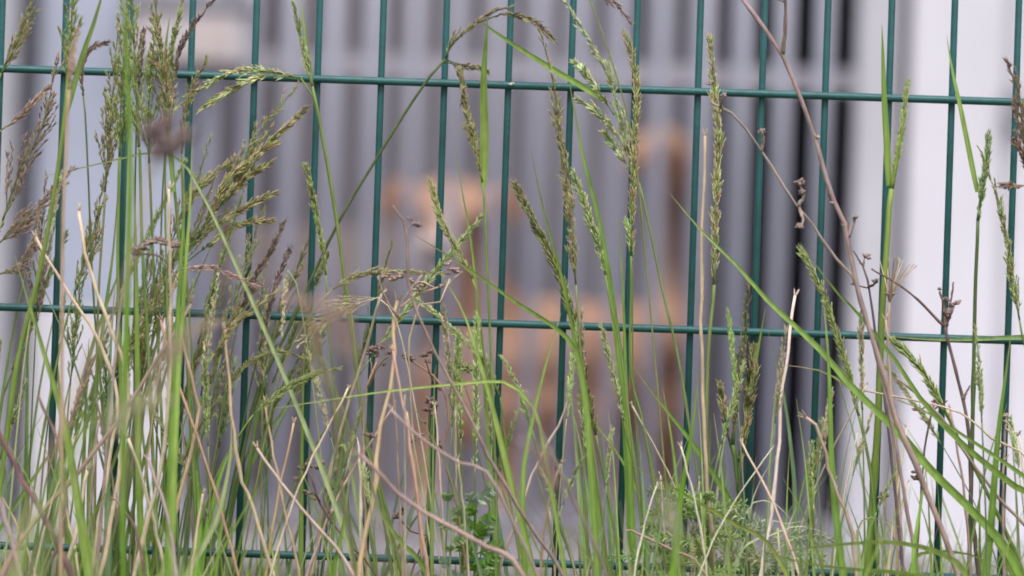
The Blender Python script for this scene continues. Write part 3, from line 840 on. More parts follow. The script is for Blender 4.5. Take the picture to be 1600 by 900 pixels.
# ---- the long leaning stem
stalk('long leaning green stem with nodding purple head, crossing three upright wires', [(345,900),(368,770),(400,625),(445,525),(480,450),(530,345),(590,245),(650,150),(682,106)], [(696,92),(706,70),(740,38),(770,18),(796,10)], 'narrow', .035, 5.2, (.13,.19,.06), PURP, OLIVE, 13, branches=[[(690,98),(708,100),(722,130),(724,165)],[(696,92),(720,102),(748,106),(763,112)],[(745,36),(790,22),(830,32),(868,64)]])
stalk('thick green head hanging beside an upright blade under the top cross wire', [(778,880),(775,780),(770,620),(762,440),(756,300)], [(754,285),(745,240),(732,185),(722,115)], 'narrow', .04, 4.6, GREEN, (.22,.26,.07), BROWN, 17, leaves=[([(755,290),(757,210),(756,120),(762,25)],13,LIME)])
blade('short upright green blade left of the thick hanging head', [(760,640),(745,460),(735,370),(722,300),(711,228)], 9, .05, LIME)
stalk('pink purple drooping tip at the top edge right of centre', [(1010,420),(985,200),(930,20),(905,-40)], [(915,-45),(940,-10),(962,5),(984,32)], 'narrow', .05, 2.8, OLIVE, PINK, PURP, 12)
stalk('thin brown green head standing before the dog\'s muzzle', [(800,800),(765,620),(748,480),(742,445)], [(738,436),(720,400),(692,348),(671,282)], 'spike', .05, 3.4, OLIVE, OLIVE, (.25,.27,.09), 14)
blade('long green leaf slanting down right from the dog\'s muzzle', [(925,760),(912,600),(888,530),(800,468),(720,412),(648,368)], 12, .06, LIME, a=(.2,.4))
stalk('pale horizontal panicle sagging over the middle cross wire, left of the dog', [(400,760),(440,580),(500,470)], [(520,452),(560,432),(620,424),(700,428)], 'narrow', .07, 3, OLIVE, (.34,.29,.17), OLIVE, 12)
stalk('loose straw coloured panicle sagging left under the middle cross wire', [(690,900),(660,700),(625,520),(600,470)], [(590,465),(550,478),(510,500),(468,540)], 'open', .09, 2.6, STRAW, (.4,.32,.2), OLIVE, 11)
stalk('pale green panicle drooping left in front of the dog\'s chest', [(832,880),(812,800),(795,730),(784,640)], [(782,620),(752,562),(704,512),(645,462)], 'narrow', .04, 4.2, GREEN, PALE, (.36,.42,.16), 16, branches=[[(770,600),(740,580),(705,565)]])
stalk('upright light green spike in front of the dog\'s chest, left of two', [(722,900),(722,760),(720,695)], [(720,685),(718,600),(715,520)], 'spike', .05, 3.8, GREEN, LIME, PALE, 14)
stalk('upright light green spike in front of the dog\'s chest, right of two', [(742,900),(742,800),(742,740)], [(742,730),(744,620),(745,495)], 'spike', .05, 3.8, GREEN, LIME, PALE, 14)
blade('green blade leaning left before the dog\'s chest', [(830,880),(795,740),(760,600),(725,490),(690,430)], 12, .08, LIME)
blade('green blade standing below the middle cross wire, second wire gap right of clump', [(470,900),(471,760),(473,640),(476,535)], 10, .05, LIME)
stalk('blurred brown green stalk standing left of the dog below the middle cross wire', [(552,870),(530,740),(520,625),(505,560)], [(503,555),(488,510),(472,470)], 'narrow', .45, 6, (.2,.2,.08), BROWN, PURP, 14)
blade('thin green blade lying nearly level in front of the dog\'s legs', [(860,760),(835,640),(790,598),(740,598),(600,612),(430,638)], 7, .12, LIME)
blade('pale green leaf pointing down left below the level blade', [(560,800),(540,700),(528,692),(510,750),(476,826)], 10, .08, PALE)
blade('green blade leaning left at the bottom below the dead umbels', [(668,898),(625,845),(590,790),(575,720)], 12, .1, LIME)
blade('short green blade standing at the bottom wire left of the dog', [(520,900),(528,860),(540,800),(545,735)], 12, .12, (.16,.30,.04))
# ---- dead stems in the middle
straw('tan brown stalk standing left of the dog, broken at the middle cross wire', [(562,890),(585,770),(590,690),(613,590),(616,500),(622,470)], 7.5, .1, TAN)
straw('thin tan stem leaning left beside the broken stalk', [(668,895),(650,760),(635,660),(614,548)], 5.5, .12, (.5,.35,.24))
straw('bleached straw bent sharply over below the level blade', [(565,880),(563,780),(560,686),(548,710),(537,752)], 5, .07, (.62,.52,.42))
straw('long thin straw rising right to the middle cross wire', [(488,898),(525,700),(565,570),(596,458)], 5, .08, (.5,.4,.31))
straw('straw stem standing right of the left clump, reaching the middle height', [(467,898),(430,725),(414,628)], 5, .08, (.55,.43,.3))
straw('pinkish straw slanting down right across the bottom wire', [(552,896),(475,800),(400,700)], 6, .16, (.5,.38,.31))
straw('pale pinkish stem slanting low in front of the leafy weed', [(815,897),(750,850),(640,785),(565,712)], 7.5, .32, (.42,.32,.28))
straw('thin pale stem crossing above it behind the leafy weed', [(775,760),(720,725),(665,690),(610,640)], 5, .26, (.40,.30,.27))
straw('thin white straw before the dog\'s belly', [(818,780),(850,705),(880,650),(897,566)], 4.5, .06, (.62,.5,.42))
straw('short curved straw below the dog\'s belly', [(845,880),(850,830),(862,770),(877,724)], 4.5, .1, (.5,.38,.28))
weed('long brown dead stem rising left from the bottom, forked at the dog\'s muzzle', [(885,910),(830,825),(770,725),(720,625),(670,530),(640,450),(635,362),(628,340),(612,322)], 7, .16, (.26,.19,.18), twigs=[([(635,365),(640,352),(650,350)],4)], knobs=[(650,352,7),(640,342,5)], kc=(.3,.2,.2))
weed('thin brown stem leaning left below the dog\'s belly', [(948,900),(915,820),(875,735),(835,650),(822,610)], 6, .38, (.28,.2,.17))
weed('dead umbel weed with brown seed clusters left of the dog\'s legs', [(715,800),(708,765),(690,700),(702,662),(688,600),(640,562)], 5, .06, (.26,.16,.12),
     twigs=[([(690,700),(672,672),(672,630)],3),([(640,564),(628,556)],3),([(688,610),(675,590),(665,560)],3),([(688,690),(650,682)],3)],
     knobs=[(672,628,8),(680,634,7),(668,640,7),(676,646,7),(640,560,7),(632,558,6),(664,556,7),(672,550,6),(668,565,5),(648,682,7),(656,680,6),(645,690,5),(662,660,5)])
weed('dead umbel weed with dark clusters low right of the left clump', [(590,905),(545,850),(515,810),(500,785),(485,740)], 4.5, .08, REDB,
     twigs=[([(500,785),(492,770),(480,770)],3),([(520,812),(505,778),(512,765)],3)], knobs=[(470,732,6),(484,728,7),(495,732,6),(502,725,6),(490,780,6),(478,770,6),(512,765,6),(462,750,5)])
weed('dead umbel weed with small dark buds beside the broken tan stalk', [(570,780),(568,680),(572,610),(590,562)], 4.5, .07, (.42,.28,.2),
     twigs=[([(575,605),(590,575),(608,555)],3.5),([(572,612),(580,580),(578,560)],3)], knobs=[(582,548,8),(592,543,8),(606,553,7),(588,556,6),(578,680,8),(598,570,5),(575,552,6)])
weed('small dead sprig with a brown bud curling above the bottom wire', [(640,905),(660,850),(668,836),(645,832),(622,808)], 4, .06, REDB, knobs=[(618,808,8),(626,803,6),(629,796,5)])
weed('tangle of pale dead umbel twigs across the middle cross wire, left of the dog', [(620,690),(614,585),(620,500),(640,455),(660,430)], 5, .07, (.46,.34,.25),
     twigs=[([(622,495),(605,470),(590,432)],4),([(625,480),(650,462),(685,448)],4),([(660,900),(640,520),(690,470),(703,435)],4),([(700,445),(712,432),(722,425)],3),([(640,455),(655,440),(680,450)],3)],
     knobs=[(600,432,7),(612,436,8),(624,432,8),(640,440,7),(652,452,8),(660,446,7),(700,412,7),(712,424,7),(704,420,5),(690,448,5)], kc=(.42,.3,.24))
# ---- heads right of the dog
stalk('pale green panicle arching in from the top edge, largest right of centre', [(1104,900),(1092,755),(1080,685),(1060,560),(1034,448),(1016,360),(1002,298)], [(998,285),(985,245),(970,190),(955,130),(925,75),(900,30),(872,-8)], 'narrow', .03, 4.6, (.20,.29,.10), PALE, (.36,.38,.22), 17,
      branches=[[(960,180),(940,150),(918,120),(897,96)],[(978,235),(955,200),(930,172),(900,155)],[(995,280),(975,250),(958,228),(946,208)]], leaves=[([(945,158),(910,135),(870,112),(800,68),(742,28)],9,LIME)])
stalk('tall brown olive panicle right of the dog\'s head, crossing the top cross wire', [(935,760),(912,600),(902,480)], [(900,445),(893,375),(889,320),(875,215),(864,130),(845,54)], 'narrow', .05, 4, OLIVE, OLIVE, BROWN, 16)
stalk('slim olive panicle left of the dog\'s raised tail', [(1024,770),(1002,650),(985,580),(986,450)], [(986,400),(989,290),(993,210),(995,125),(977,48)], 'spike', .08, 4.6, GREEN, (.2,.25,.07), BROWN, 16)
blade('broad green leaf rising between two upright wires right of the dog\'s head', [(985,800),(975,620),(952,440),(935,340),(910,240),(888,118)], 15, .05, LIME)
stalk('narrow green spike leaning left beside the broad leaf', [(1003,830),(985,670),(970,550),(950,455)], [(946,430),(935,385),(918,335),(894,268)], 'spike', .04, 4, GREEN, (.24,.32,.08), PALE, 16)
blade('thin leaf with bleached tip above the dog\'s back', [(915,640),(888,480),(864,380),(845,310),(829,232)], 9, .06, LIME)
stalk('dark dense spike leaning left over the dog\'s back, thickest of all', [(972,905),(955,800),(934,695)], [(931,680),(915,605),(900,520),(880,447),(855,386),(830,340),(804,288)], 'spike', .04, 5.5, GREEN, (.16,.21,.04), (.10,.085,.04), 20)
straw('bare tan stem standing straight in front of the dog\'s tail', [(1116,880),(1106,760),(1100,640),(1095,450),(1100,300),(1101,212)], 6, .05, (.52,.38,.27))
stalk('plump pale green spike standing straight right of the dog\'s tail', [(1110,905),(1104,700),(1106,560),(1115,460)], [(1116,445),(1119,300),(1122,200),(1116,150),(1108,60)], 'spike', .04, 7, (.24,.33,.11), (.34,.39,.15), (.36,.28,.2), 18)
blade('long green leaf sweeping from the dog\'s tail to the bottom right corner', [(1592,892),(1540,820),(1450,730),(1400,672),(1330,603),(1280,545),(1200,470),(1150,413),(1100,365),(1047,303)], 14.5, .08, LIME, a=(.3,.1))
blade('upright leaf with bleached tip left of the dog\'s tail', [(985,760),(978,600),(973,445),(965,333)], 10, .04, LIME)
stalk('small green spike beside the bleached tip leaf', [(1003,800),(990,600),(988,420)], [(987,410),(985,375),(978,342)], 'spike', .05, 3, GREEN, LIME, PALE, 13)
stalk('dark green reddish panicle standing at the right of the dog\'s hind legs', [(1170,905),(1158,805),(1147,705)], [(1145,695),(1150,625),(1160,550),(1167,448)], 'narrow', .05, 8, (.12,.20,.04), (.16,.19,.05), BROWN, 16, branches=[[(1147,715),(1140,690),(1132,650),(1125,600)],[(1152,770),(1160,700),(1172,630),(1182,568)],[(1150,740),(1165,660),(1170,600),(1178,540)]], leaves=[([(1160,700),(1170,620),(1182,560),(1196,480)],6,LIME)])
blade('leaf folding down right before the dog\'s hind legs', [(1162,830),(1122,752),(1080,690),(1025,620),(990,574)], 14, .06, (.2,.3,.06))
blade('broad short leaf standing before the dog\'s hind legs', [(1058,830),(1066,760),(1080,680),(1091,585)], 14, .09, (.17,.34,.03))
blade('narrow leaf left of the broad short leaf', [(1066,860),(1060,780),(1050,690),(1034,598)], 10, .05, LIME)
blade('thin yellowish leaf slanting low across the feathery plant', [(1215,870),(1150,820),(1100,790),(1022,745),(974,719)], 9, .1, (.3,.36,.08))
blade('olive leaf standing before the dog\'s belly', [(820,880),(817,760),(826,685),(850,580),(877,488)], 11, .08, (.17,.27,.05))
blade('green leaf at the bottom of the dog\'s legs curling up', [(990,905),(1005,850),(1020,810),(1038,775)], 12, .05, LIME)
stalk('bluish green stem leaning left before the dog\'s front legs', [(902,905),(865,790),(836,690)], [(830,670),(815,620),(800,585),(785,560)], 'narrow', .05, 5.5, BLUEG, PALE, GREEN, 13)
stalk('plain green stem standing behind the thick dark spike', [(920,905),(914,760),(910,625)], [(909,610),(905,560),(898,500)], 'spike', .03, 6, GREEN, GREEN, OLIVE, 13)
straw('reddish straw lying low at the foot of the feathery plant', [(1102,898),(1050,860),(1000,835),(985,828)], 5, .12, (.5,.34,.28))
# ---- right side
weed('tall grey dead stem leaning left across the black gap, forked at the top', [(1497,900),(1450,775),(1415,690),(1395,635),(1375,565),(1355,500),(1338,445),(1320,355),(1295,295),(1275,220),(1250,150),(1222,85),(1200,50),(1155,-8)], 10, .14, (.36,.28,.25),
     twigs=[([(1222,85),(1226,45),(1224,-10)],7),([(1325,370),(1333,350),(1337,338)],6),([(1224,2),(1212,0),(1200,-2)],4),([(1295,300),(1302,318)],4)], knobs=[(1222,80,6),(1300,317,5),(1320,352,6),(1336,340,5),(1275,215,6)], kc=(.42,.34,.3))
weed('thin grey dead branch leaning left below it, with curled dried flower', [(1400,700),(1365,540),(1335,440),(1300,395),(1265,345),(1230,300),(1190,235),(1150,183),(1112,160)], 6, .12, (.38,.29,.26),
     twigs=[([(1190,235),(1193,218),(1190,206)],5),([(1248,322),(1256,305),(1250,288)],6),([(1250,325),(1254,345),(1249,356)],5),([(1126,168),(1128,158),(1131,150)],5)], knobs=[(1190,206,6),(1249,286,9),(1253,302,7),(1249,354,7),(1247,320,5),(1130,150,6),(1110,131,6)], kc=(.34,.26,.22))
stalk('green stalk with tall pointed leaf and slim head before the white wall edge', [(1356,900),(1362,800),(1372,650),(1378,500),(1386,380),(1390,310)], [(1393,295),(1403,240),(1410,200),(1421,124)], 'spike', .04, 11, (.22,.33,.06), OLIVE, GREEN, 13, leaves=[([(1389,290),(1386,230),(1382,160),(1378,38)],11,LIME)])
stalk('green stalk with thin back-bent leaf before the white wall', [(1514,905),(1518,740),(1521,600),(1524,450),(1527,380)], [(1528,345),(1533,305),(1540,262),(1545,210)], 'spike', .04, 7, (.12,.19,.06), BLUEG, GREEN, 16, leaves=[([(1527,300),(1515,240),(1500,165),(1488,110),(1479,55)],8,LIME)])
stalk('pale green head leaning left at the right edge before the white wall', [(1640,700),(1612,580),(1596,520)], [(1593,500),(1578,410),(1562,325),(1529,236)], 'narrow', .05, 4, GREEN, (.3,.34,.14), OLIVE, 16)
stalk('reddish brown panicle at the right edge crossing the top cross wire', [(1680,560),(1650,400),(1618,300)], [(1612,285),(1600,220),(1590,145),(1570,98)], 'panicle', .05, 4, OLIVE, BROWN, PURP, 16, branches=[[(1612,285),(1600,250),(1585,215)],[(1608,290),(1590,290),(1566,289)]])
weed('straw stem with a brush of dried bristles before the white wall edge', [(1410,880),(1403,740),(1396,640),(1389,560),(1390,470)], 6, .06, (.55,.43,.32), twigs=[([(1390,472),(1392+dx*.4,440),(1395+dx,400+abs(dx)*.35)],2.2) for dx in (-18,-11,-6,0,5,9,14,20,27,34,42)], kc=(.3,.2,.15), knobs=[(1390,460,8)], cat='dead flower')
weed('dark purple forked dead stem with small flat flower, right of the black gap', [(1385,640),(1372,540),(1366,510),(1358,450),(1348,415)], 5.5, .08, (.17,.12,.14), twigs=[([(1349,416),(1342,404),(1336,392)],3.5),([(1349,416),(1352,408),(1354,404)],3.5),([(1357,448),(1365,444),(1368,438)],4),([(1356,450),(1340,446),(1330,442)],2.5)], knobs=[(1354,402,7),(1368,440,6),(1335,443,6)], kc=(.34,.26,.25))
weed('dark red dead stem with forked crown before the white wall', [(1527,880),(1518,800),(1515,690),(1505,625),(1490,565),(1477,512)], 7.5, .06, (.19,.12,.115),
     twigs=[([(1477,512),(1440,475),(1410,450),(1360,420)],4),([(1477,512),(1476,480),(1468,455)],5),([(1479,508),(1488,490),(1497,472)],5),([(1484,495),(1485,475),(1490,440)],4),([(1482,496),(1472,490),(1470,486)],4),([(1505,625),(1512,610),(1516,602)],4)], knobs=[(1478,470,6),(1487,478,6),(1496,474,6),(1468,452,4),(1482,488,6),(1505,622,5)], kc=(.3,.2,.19))
blade('long green leaf slanting to the right edge across the white wall', [(1650,800),(1600,770),(1560,740),(1500,690),(1440,625),(1400,565),(1340,490),(1300,448),(1250,378)], 12.5, .1, LIME, a=(.2,.5))
stalk('green spike leaning left over the black gap', [(1372,900),(1368,820),(1360,735),(1345,660)], [(1342,650),(1325,580),(1305,515),(1282,450),(1250,388)], 'spike', .05, 6, GREEN, (.22,.29,.07), OLIVE, 16)
blade('upright green blade standing before the black gap', [(1318,905),(1312,860),(1300,730),(1295,575),(1287,470)], 15, .1, (.18,.32,.05))
straw('white straw with capped top standing before the black gap', [(1192,885),(1205,800),(1215,710),(1222,615),(1235,520),(1241,462)], 6, .08, (.68,.58,.5))
straw('bent straw hooked at the tip before the black gap', [(1337,890),(1330,825),(1300,750),(1285,690),(1268,655),(1258,652)], 6.5, .12, (.5,.39,.28))
blade('green leaf with reddish tip crossing the black gap, nearly level', [(1560,850),(1500,780),(1450,725),(1390,655),(1330,608),(1285,580),(1224,570)], 11, .06, (.24,.36,.06), tip=(.42,.27,.2))
blade('pale leaf lying level along the middle cross wire at the right', [(1760,760),(1720,600),(1660,536),(1600,527),(1520,530),(1450,530),(1365,523)], 15, .04, (.34,.46,.18), a=(.2,.2))
stalk('leaning green head right of the grey dead stem', [(1598,895),(1545,775),(1500,690)], [(1495,680),(1470,630),(1430,567),(1388,528)], 'spike', .06, 7, (.16,.26,.05), (.26,.33,.11), GREEN, 17)
blade('broad blade standing at the right edge below the middle cross wire', [(1540,900),(1548,825),(1560,675),(1573,575),(1580,520)], 17, .09, (.2,.34,.05))
blade('green leaf slanting into the right edge low before the white wall', [(1640,790),(1600,745),(1520,690),(1440,640),(1385,620)], 11, .12, (.24,.37,.07))
straw('thin pale straw slanting right before the white wall', [(1625,745),(1550,685),(1500,645),(1440,628),(1350,610)], 3.5, .08, (.6,.5,.36))
weed('grey dead stem slanting down to the right edge', [(1640,860),(1600,820),(1550,765),(1510,710),(1460,640),(1400,590)], 6, .1, GREYB)
blade('bluish green leaf standing left of the black gap', [(1250,880),(1243,810),(1240,740),(1226,625),(1200,518)], 10, .05, BLUEG)
stalk('pale small spike standing low before the black gap', [(1272,900),(1271,860)], [(1270,850),(1268,770),(1267,690)], 'spike', .06, 4, GREEN, PALE, GREEN, 14)
blade('short blade beside the pale small spike', [(1272,900),(1268,850),(1265,780),(1259,700)], 8, .05, LIME)
blade('curled leaf arching low left of the grey dead stem', [(1345,900),(1342,860),(1340,828),(1356,808),(1385,815),(1410,825)], 9, .1, PALE)
blade('low leaf arching left along the bottom right', [(1520,920),(1480,870),(1400,848),(1300,852),(1200,865)], 13, .16, (.3,.4,.1), a=(.3,.6))
blade('low leaf lying along the bottom edge left of the grey dead stem', [(1480,930),(1420,898),(1340,890),(1260,880),(1180,858)], 12, .2, (.24,.36,.07), a=(.4,.6))
blade('arched leaf low before the white wall', [(1420,910),(1432,870),(1470,862),(1520,868),(1560,890)], 12, .14, LIME)
blade('vertical blade in the bottom right below the arched leaf', [(1430,905),(1428,860),(1440,780),(1448,720)], 13, .12, (.2,.36,.04))
straw('straw standing beside the bristle brush stem', [(1402,880),(1400,740),(1392,610),(1384,500)], 5, .08, (.55,.43,.3))
weed('small dead weed with a cup shaped bud low right of the black gap', [(1400,850),(1385,815),(1380,778)], 4.5, .06, GREYB, knobs=[(1380,776,9)], kc=(.35,.24,.18))
weed('dark thin stem with hanging buds before the white wall', [(1440,760),(1445,700),(1455,650),(1460,630)], 4.5, .07, REDB, twigs=[([(1458,640),(1445,636),(1430,640)],3),([(1458,640),(1470,632),(1478,626)],3),([(1445,705),(1435,730),(1432,745)],3)], knobs=[(1430,640,5),(1460,628,5),(1431,748,7),(1428,738,5),(1436,735,5)])
weed('grey thorny dead stem at the right edge below the middle cross wire', [(1568,900),(1567,760),(1570,690),(1572,650)], 6, .07, GREYB, twigs=[([(1570,690),(1562,705),(1558,708)],3.5),([(1571,670),(1585,680),(1592,672)],3.5),([(1571,660),(1562,655)],3),([(1569,720),(1580,712)],3)], knobs=[(1558,708,4),(1571,650,5),(1586,678,4)], kc=GREYB)
straw('reddish thin stem low before the white wall', [(1516,880),(1508,780),(1495,700),(1485,640)], 4.5, .1, (.42,.3,.27))

for lb_, pts_, w_ in [
    ('pale curled leaf twisting up before the black gap', [(1168,850),(1174,790),(1184,760),(1200,730),(1222,700)], 7),
    ('bleached leaf arching right from the dark panicle', [(1150,880),(1166,800),(1185,783),(1210,786),(1236,812)], 6),
    ('bleached wavy leaf lying right below the arching one', [(1150,890),(1170,830),(1195,812),(1230,818),(1262,812)], 6),
    ('pale leaf lying low right of the dark panicle', [(1140,900),(1168,850),(1200,838),(1245,822),(1290,832)], 8),
    ('pale thin leaf curling low left of the bent straw', [(1190,905),(1215,860),(1245,840),(1285,836),(1320,852)], 7),
    ('cream dry leaf hanging broad before the black gap', [(1240,905),(1236,870),(1228,840),(1236,812),(1246,790)], 12)]:
    blade(lb_, pts_, w_, .06, (.52, .54, .36), a=(.3, .9))
# soft foreground stems, nearer the viewer than the rest
stalk('soft blurred purplish panicle in the foreground left of the dog', [(600,880),(575,740),(560,600)], [(556,580),(535,520),(500,480),(440,462)], 'open', 1.15, 4, (.36,.28,.22), PINK, (.34,.24,.24), 15)
stalk('soft blurred straw panicle in the foreground of the left clump', [(150,900),(190,760),(230,640)], [(236,620),(262,560),(300,520),(345,500)], 'open', 1.0, 4, STRAW, (.5,.4,.28), PINK, 14)
stalk('soft blurred pale panicle in the foreground at the bottom left', [(40,920),(90,800),(150,700)], [(158,690),(190,650),(230,630),(270,625)], 'open', 1.05, 3.5, STRAW, (.55,.45,.34), PALE, 13)
stalk('soft blurred brownish wisp in the foreground below the dog\'s belly', [(930,905),(900,860),(880,790)], [(876,780),(860,740),(850,715),(820,690)], 'open', 1.0, 3.5, (.45,.34,.28), PINK, BROWN, 12)
stalk('soft blurred green brown wisp in the foreground under the middle cross wire', [(640,900),(570,760),(530,640)], [(524,625),(500,570),(485,520),(478,470)], 'narrow', .9, 5, (.3,.3,.12), OLIVE, BROWN, 14)
stalk('soft blurred pale tuft in the foreground over the feathery plants', [(1075,930),(1065,890),(1060,860)], [(1058,855),(1050,825),(1045,800),(1035,775)], 'open', 1.1, 4, (.5,.44,.34), (.5,.42,.34), PALE, 15)
blade('soft blurred green blade in the foreground leaning left in the clump', [(60,920),(100,760),(150,600),(170,480)], 10, .95, LIME)
blade('soft blurred green blade in the foreground leaning right in the clump', [(20,920),(70,780),(130,680),(200,600)], 9, .9, (.28,.4,.1))
# ---- leafy weed in front of the dog's front legs
def serrated(mb, base, tip, w, c, sag=.0, teeth=6):
    L = (tip - base); ln = L.length; t = L.normalized()
    u = t.cross(Vector((0, 1, 0)))
    if u.length < .1: u = Vector((1, 0, 0))
    u.normalize(); nn = u.cross(t)
    a = random.uniform(-.7, .7)
    du = u * math.cos(a) + nn * math.sin(a); dn = nn * math.cos(a) - u * math.sin(a)
    n = teeth * 2 + 1
    mid, lf, rt = [], [], []
    for i in range(n + 1):
        k = i / n
        p = base + L * k + Vector((0, 0, -sag * ln * k * k)) + dn * math.sin(k * 3) * ln * .06
        wd = w * math.sin(min(1, k * 1.1 + .06) * math.pi * .92) ** .8 * (1.0 if i % 2 else .55) * .5
        cc = jit(c, .12)
        mid.append(mb.vert(p - dn * w * .08, tuple(x * 1.3 for x in cc)))
        lf.append(mb.vert(p - du * wd + t * wd * .35, cc)); rt.append(mb.vert(p + du * wd + t * wd * .35, cc))
    for i in range(n):
        mb.f.append((lf[i], mid[i], mid[i + 1], lf[i + 1])); mb.f.append((mid[i], rt[i], rt[i + 1], mid[i + 1]))

def leafy(label, x, ytop, d, spread, n, c, w=26, name='leafy_weed'):
    st = axis([(x, 890), (x + 4, (890 + ytop) / 2), (x - 3, ytop)], d, 0, 16)
    root = empty(name, (st[0].x, st[0].y, 0), label, 'weed'); org = root.location.copy()
    mb = MB(); mb.tube(st, [pxw(5.5, d) / 2 * (1.2 - .6 * i / 16) for i in range(17)], lambda t: jit(c), 7); mb.build('stem', M['stem'], root, origin=org)
    for q in range(n):
        k = .52 + .46 * q / (n - 1)
        f = k * 16; j = min(15, int(f)); b = st[j].lerp(st[j + 1], f - j)
        az = q * 2.4 + .4
        ln = pxw(spread, d) * random.uniform(.7, 1.1) * (1.15 - .35 * (k - .5) * 2)
        tip = b + Vector((math.cos(az) * ln * .8, -abs(math.sin(az)) * ln * .35, ln * random.uniform(.2, .75)))
        lb = MB()
        cc = c if random.random() < .75 else (.30, .38, .28)
        serrated(lb, b, tip, pxw(w * .42, d), cc, .1, 7)
        sd = (tip - b).normalized(); u2 = sd.cross(Vector((0, 1, 0)))
        u2 = u2.normalized() if u2.length > .1 else Vector((1, 0, 0))
        for s in (-1, 1):     # deep pointed side lobes
            for e in (.18, .33, .48, .62, .75, .86):
                bb = b.lerp(tip, e)
                lt = bb + (sd * .8 + u2 * s + Vector((0, random.uniform(-.4, .4), 0))).normalized() * ln * (.36 - .26 * abs(e - .4)) * random.uniform(.8, 1.15)
                serrated(lb, bb, lt, pxw(w * .4, d) * (1.15 - .5 * e), jit(cc, .15), .1, 4)
        lb.build('leaf', M['leaf'], root, origin=org)
leafy('leafy green weed with toothed leaves in front of the dog\'s front legs', 742, 775, .05, 62, 22, (.18, .34, .06), 22)
leafy('pale toothed weed just left of the leafy green one, smaller', 702, 775, .1, 42, 12, (.26, .36, .16), 16)

# ---- feathery plants
def feathery(label, x, ytop, d, spread, n, c):
    st = axis([(x, 900), (x + 3, (900 + ytop) / 2), (x, ytop)], d, 0, 12)
    root = empty('feathery_plant', (st[0].x, st[0].y, 0), label, 'weed'); org = root.location.copy()
    mb = MB(); mb.tube(st, [pxw(4, d) / 2] * 13, lambda t: jit(c), 6); mb.build('stem', M['stem'], root, origin=org)
    for q in range(n):
        k = .45 + .55 * q / n
        f = k * 12; j = min(11, int(f)); b = st[j].lerp(st[j + 1], f - j)
        az = q * 2.4; ln = pxw(spread, d) * random.uniform(.6, 1.1)
        dr = Vector((math.cos(az), math.sin(az) * .6, random.uniform(.15, .8))).normalized()
        lb = MB(); pts = []
        pos = b.copy()
        for i in range(9):
            pts.append(pos.copy()); dr = (dr + Vector((0, 0, -.06))).normalized(); pos = pos + dr * ln / 8
        cc = jit(c, .2)
        lb.tube(pts, [pxw(1.5, d) * (1 - .08 * i) * .5 for i in range(9)], lambda t: cc, 4)
        for i in range(2, 9):
            t = (pts[i] - pts[i - 1]).normalized()
            for s in (-1, 1):
                u = t.cross(Vector((0, 1, 0))).normalized() * s
                for e in range(3):
                    dd_ = (t * (.5 + .4 * e) + u * (1 - .25 * e) + Vector((0, random.uniform(-.5, .5), random.uniform(-.2, .2)))).normalized()
                    lb.floret(pts[i] - t * ln / 8 * e / 3, dd_, ln * .24 * (1.2 - i * .08), pxw(3.0, d), cc, jit(c, .2))
        lb.build('leaf', M['leaf'], root, origin=org)
feathery('feathery fine leaved plant below the dog\'s hind legs, greener of two', 1060, 765, .05, 78, 28, (.40, .54, .2))
feathery('feathery pale plant right of the greener one, beside the dark panicle', 1130, 785, .04, 90, 26, (.58, .66, .44))
feathery('wispy pale feathery plant low before the black gap', 1215, 825, .06, 90, 22, (.62, .68, .46))
feathery('feathery bright plant just right of the dog\'s last hind leg', 1095, 770, .08, 78, 24, (.46, .6, .24))
feathery('small feathery plant low between the dog\'s legs and the bottom wire', 1010, 840, .05, 70, 20, (.46, .58, .3))

# ---- indistinguishable members of the dense left clump
rs = random.Random(11)
ORD = ['left edge', 'first', 'second', 'third', 'fourth', 'fifth', 'sixth', 'seventh', 'eighth', 'ninth', 'tenth', 'eleventh', 'twelfth', 'thirteenth', 'fourteenth', 'fifteenth', 'sixteenth', 'seventeenth']
def where(x, y):
    k = max(0, min(17, int(round((x - 4 + y * .033) / 99.2)) + 1)) if x > -20 else 0
    v = 'above' if y < 488 + (x - 300) * .033 else 'below'
    return v + ' middle cross wire ' + ('at the left edge' if k == 0 else 'near ' + ORD[k] + ' upright wire')
for i in range(46):
    x = rs.uniform(-60, 340) if i < 36 else rs.uniform(320, 660); d = rs.uniform(-.10, .09)
    lean = rs.gauss(.1, .26)
    yt = rs.uniform(330, 720) + max(0, x - 200) * .5
    yt = min(800, yt)
    h = 900 - yt
    pts = [(x, 900), (x + lean * h * .3, 900 - h * .35), (x + lean * h * .65, 900 - h * .68), (x + lean * h * 1.15, yt)]
    blade('plain green blade in left clump, tip ' + where(pts[-1][0], yt), pts, rs.uniform(5, 11), d, rs.choice([LIME, GREEN, DEEP, GREEN, BLUEG, (.24, .36, .07)]), 'blades of the dense left clump')
for i in range(48):
    x = rs.uniform(-80, 290) if i < 36 else rs.uniform(300, 560); d = rs.uniform(-.08, .09)
    lean = rs.gauss(.16, .16)
    yt = rs.uniform(200, 600) + max(0, x - 250) * .6
    h = 900 - yt
    p = lambda f: (x + lean * h * (f ** 1.4), 900 - h * f)
    pal = rs.choice([(OLIVE, BROWN), (BROWN, PURP), (OLIVE, GREEN), (GREEN, OLIVE), (PALE, GREEN), (PALE, PINK), (OLIVE, BROWN)])
    stalk('slender seeding stalk in left clump, tip ' + where(*p(1)), [p(0), p(.3), p(.58)], [p(.6), p(.8), p(1.0)], rs.choice(['narrow', 'panicle', 'spike', 'narrow']), d, rs.uniform(2.6, 4.0), rs.choice([GREEN, OLIVE, DEEP, BLUEG]), pal[0], pal[1], rs.uniform(11, 14), group='seeding stalks of the dense left clump', n=18)
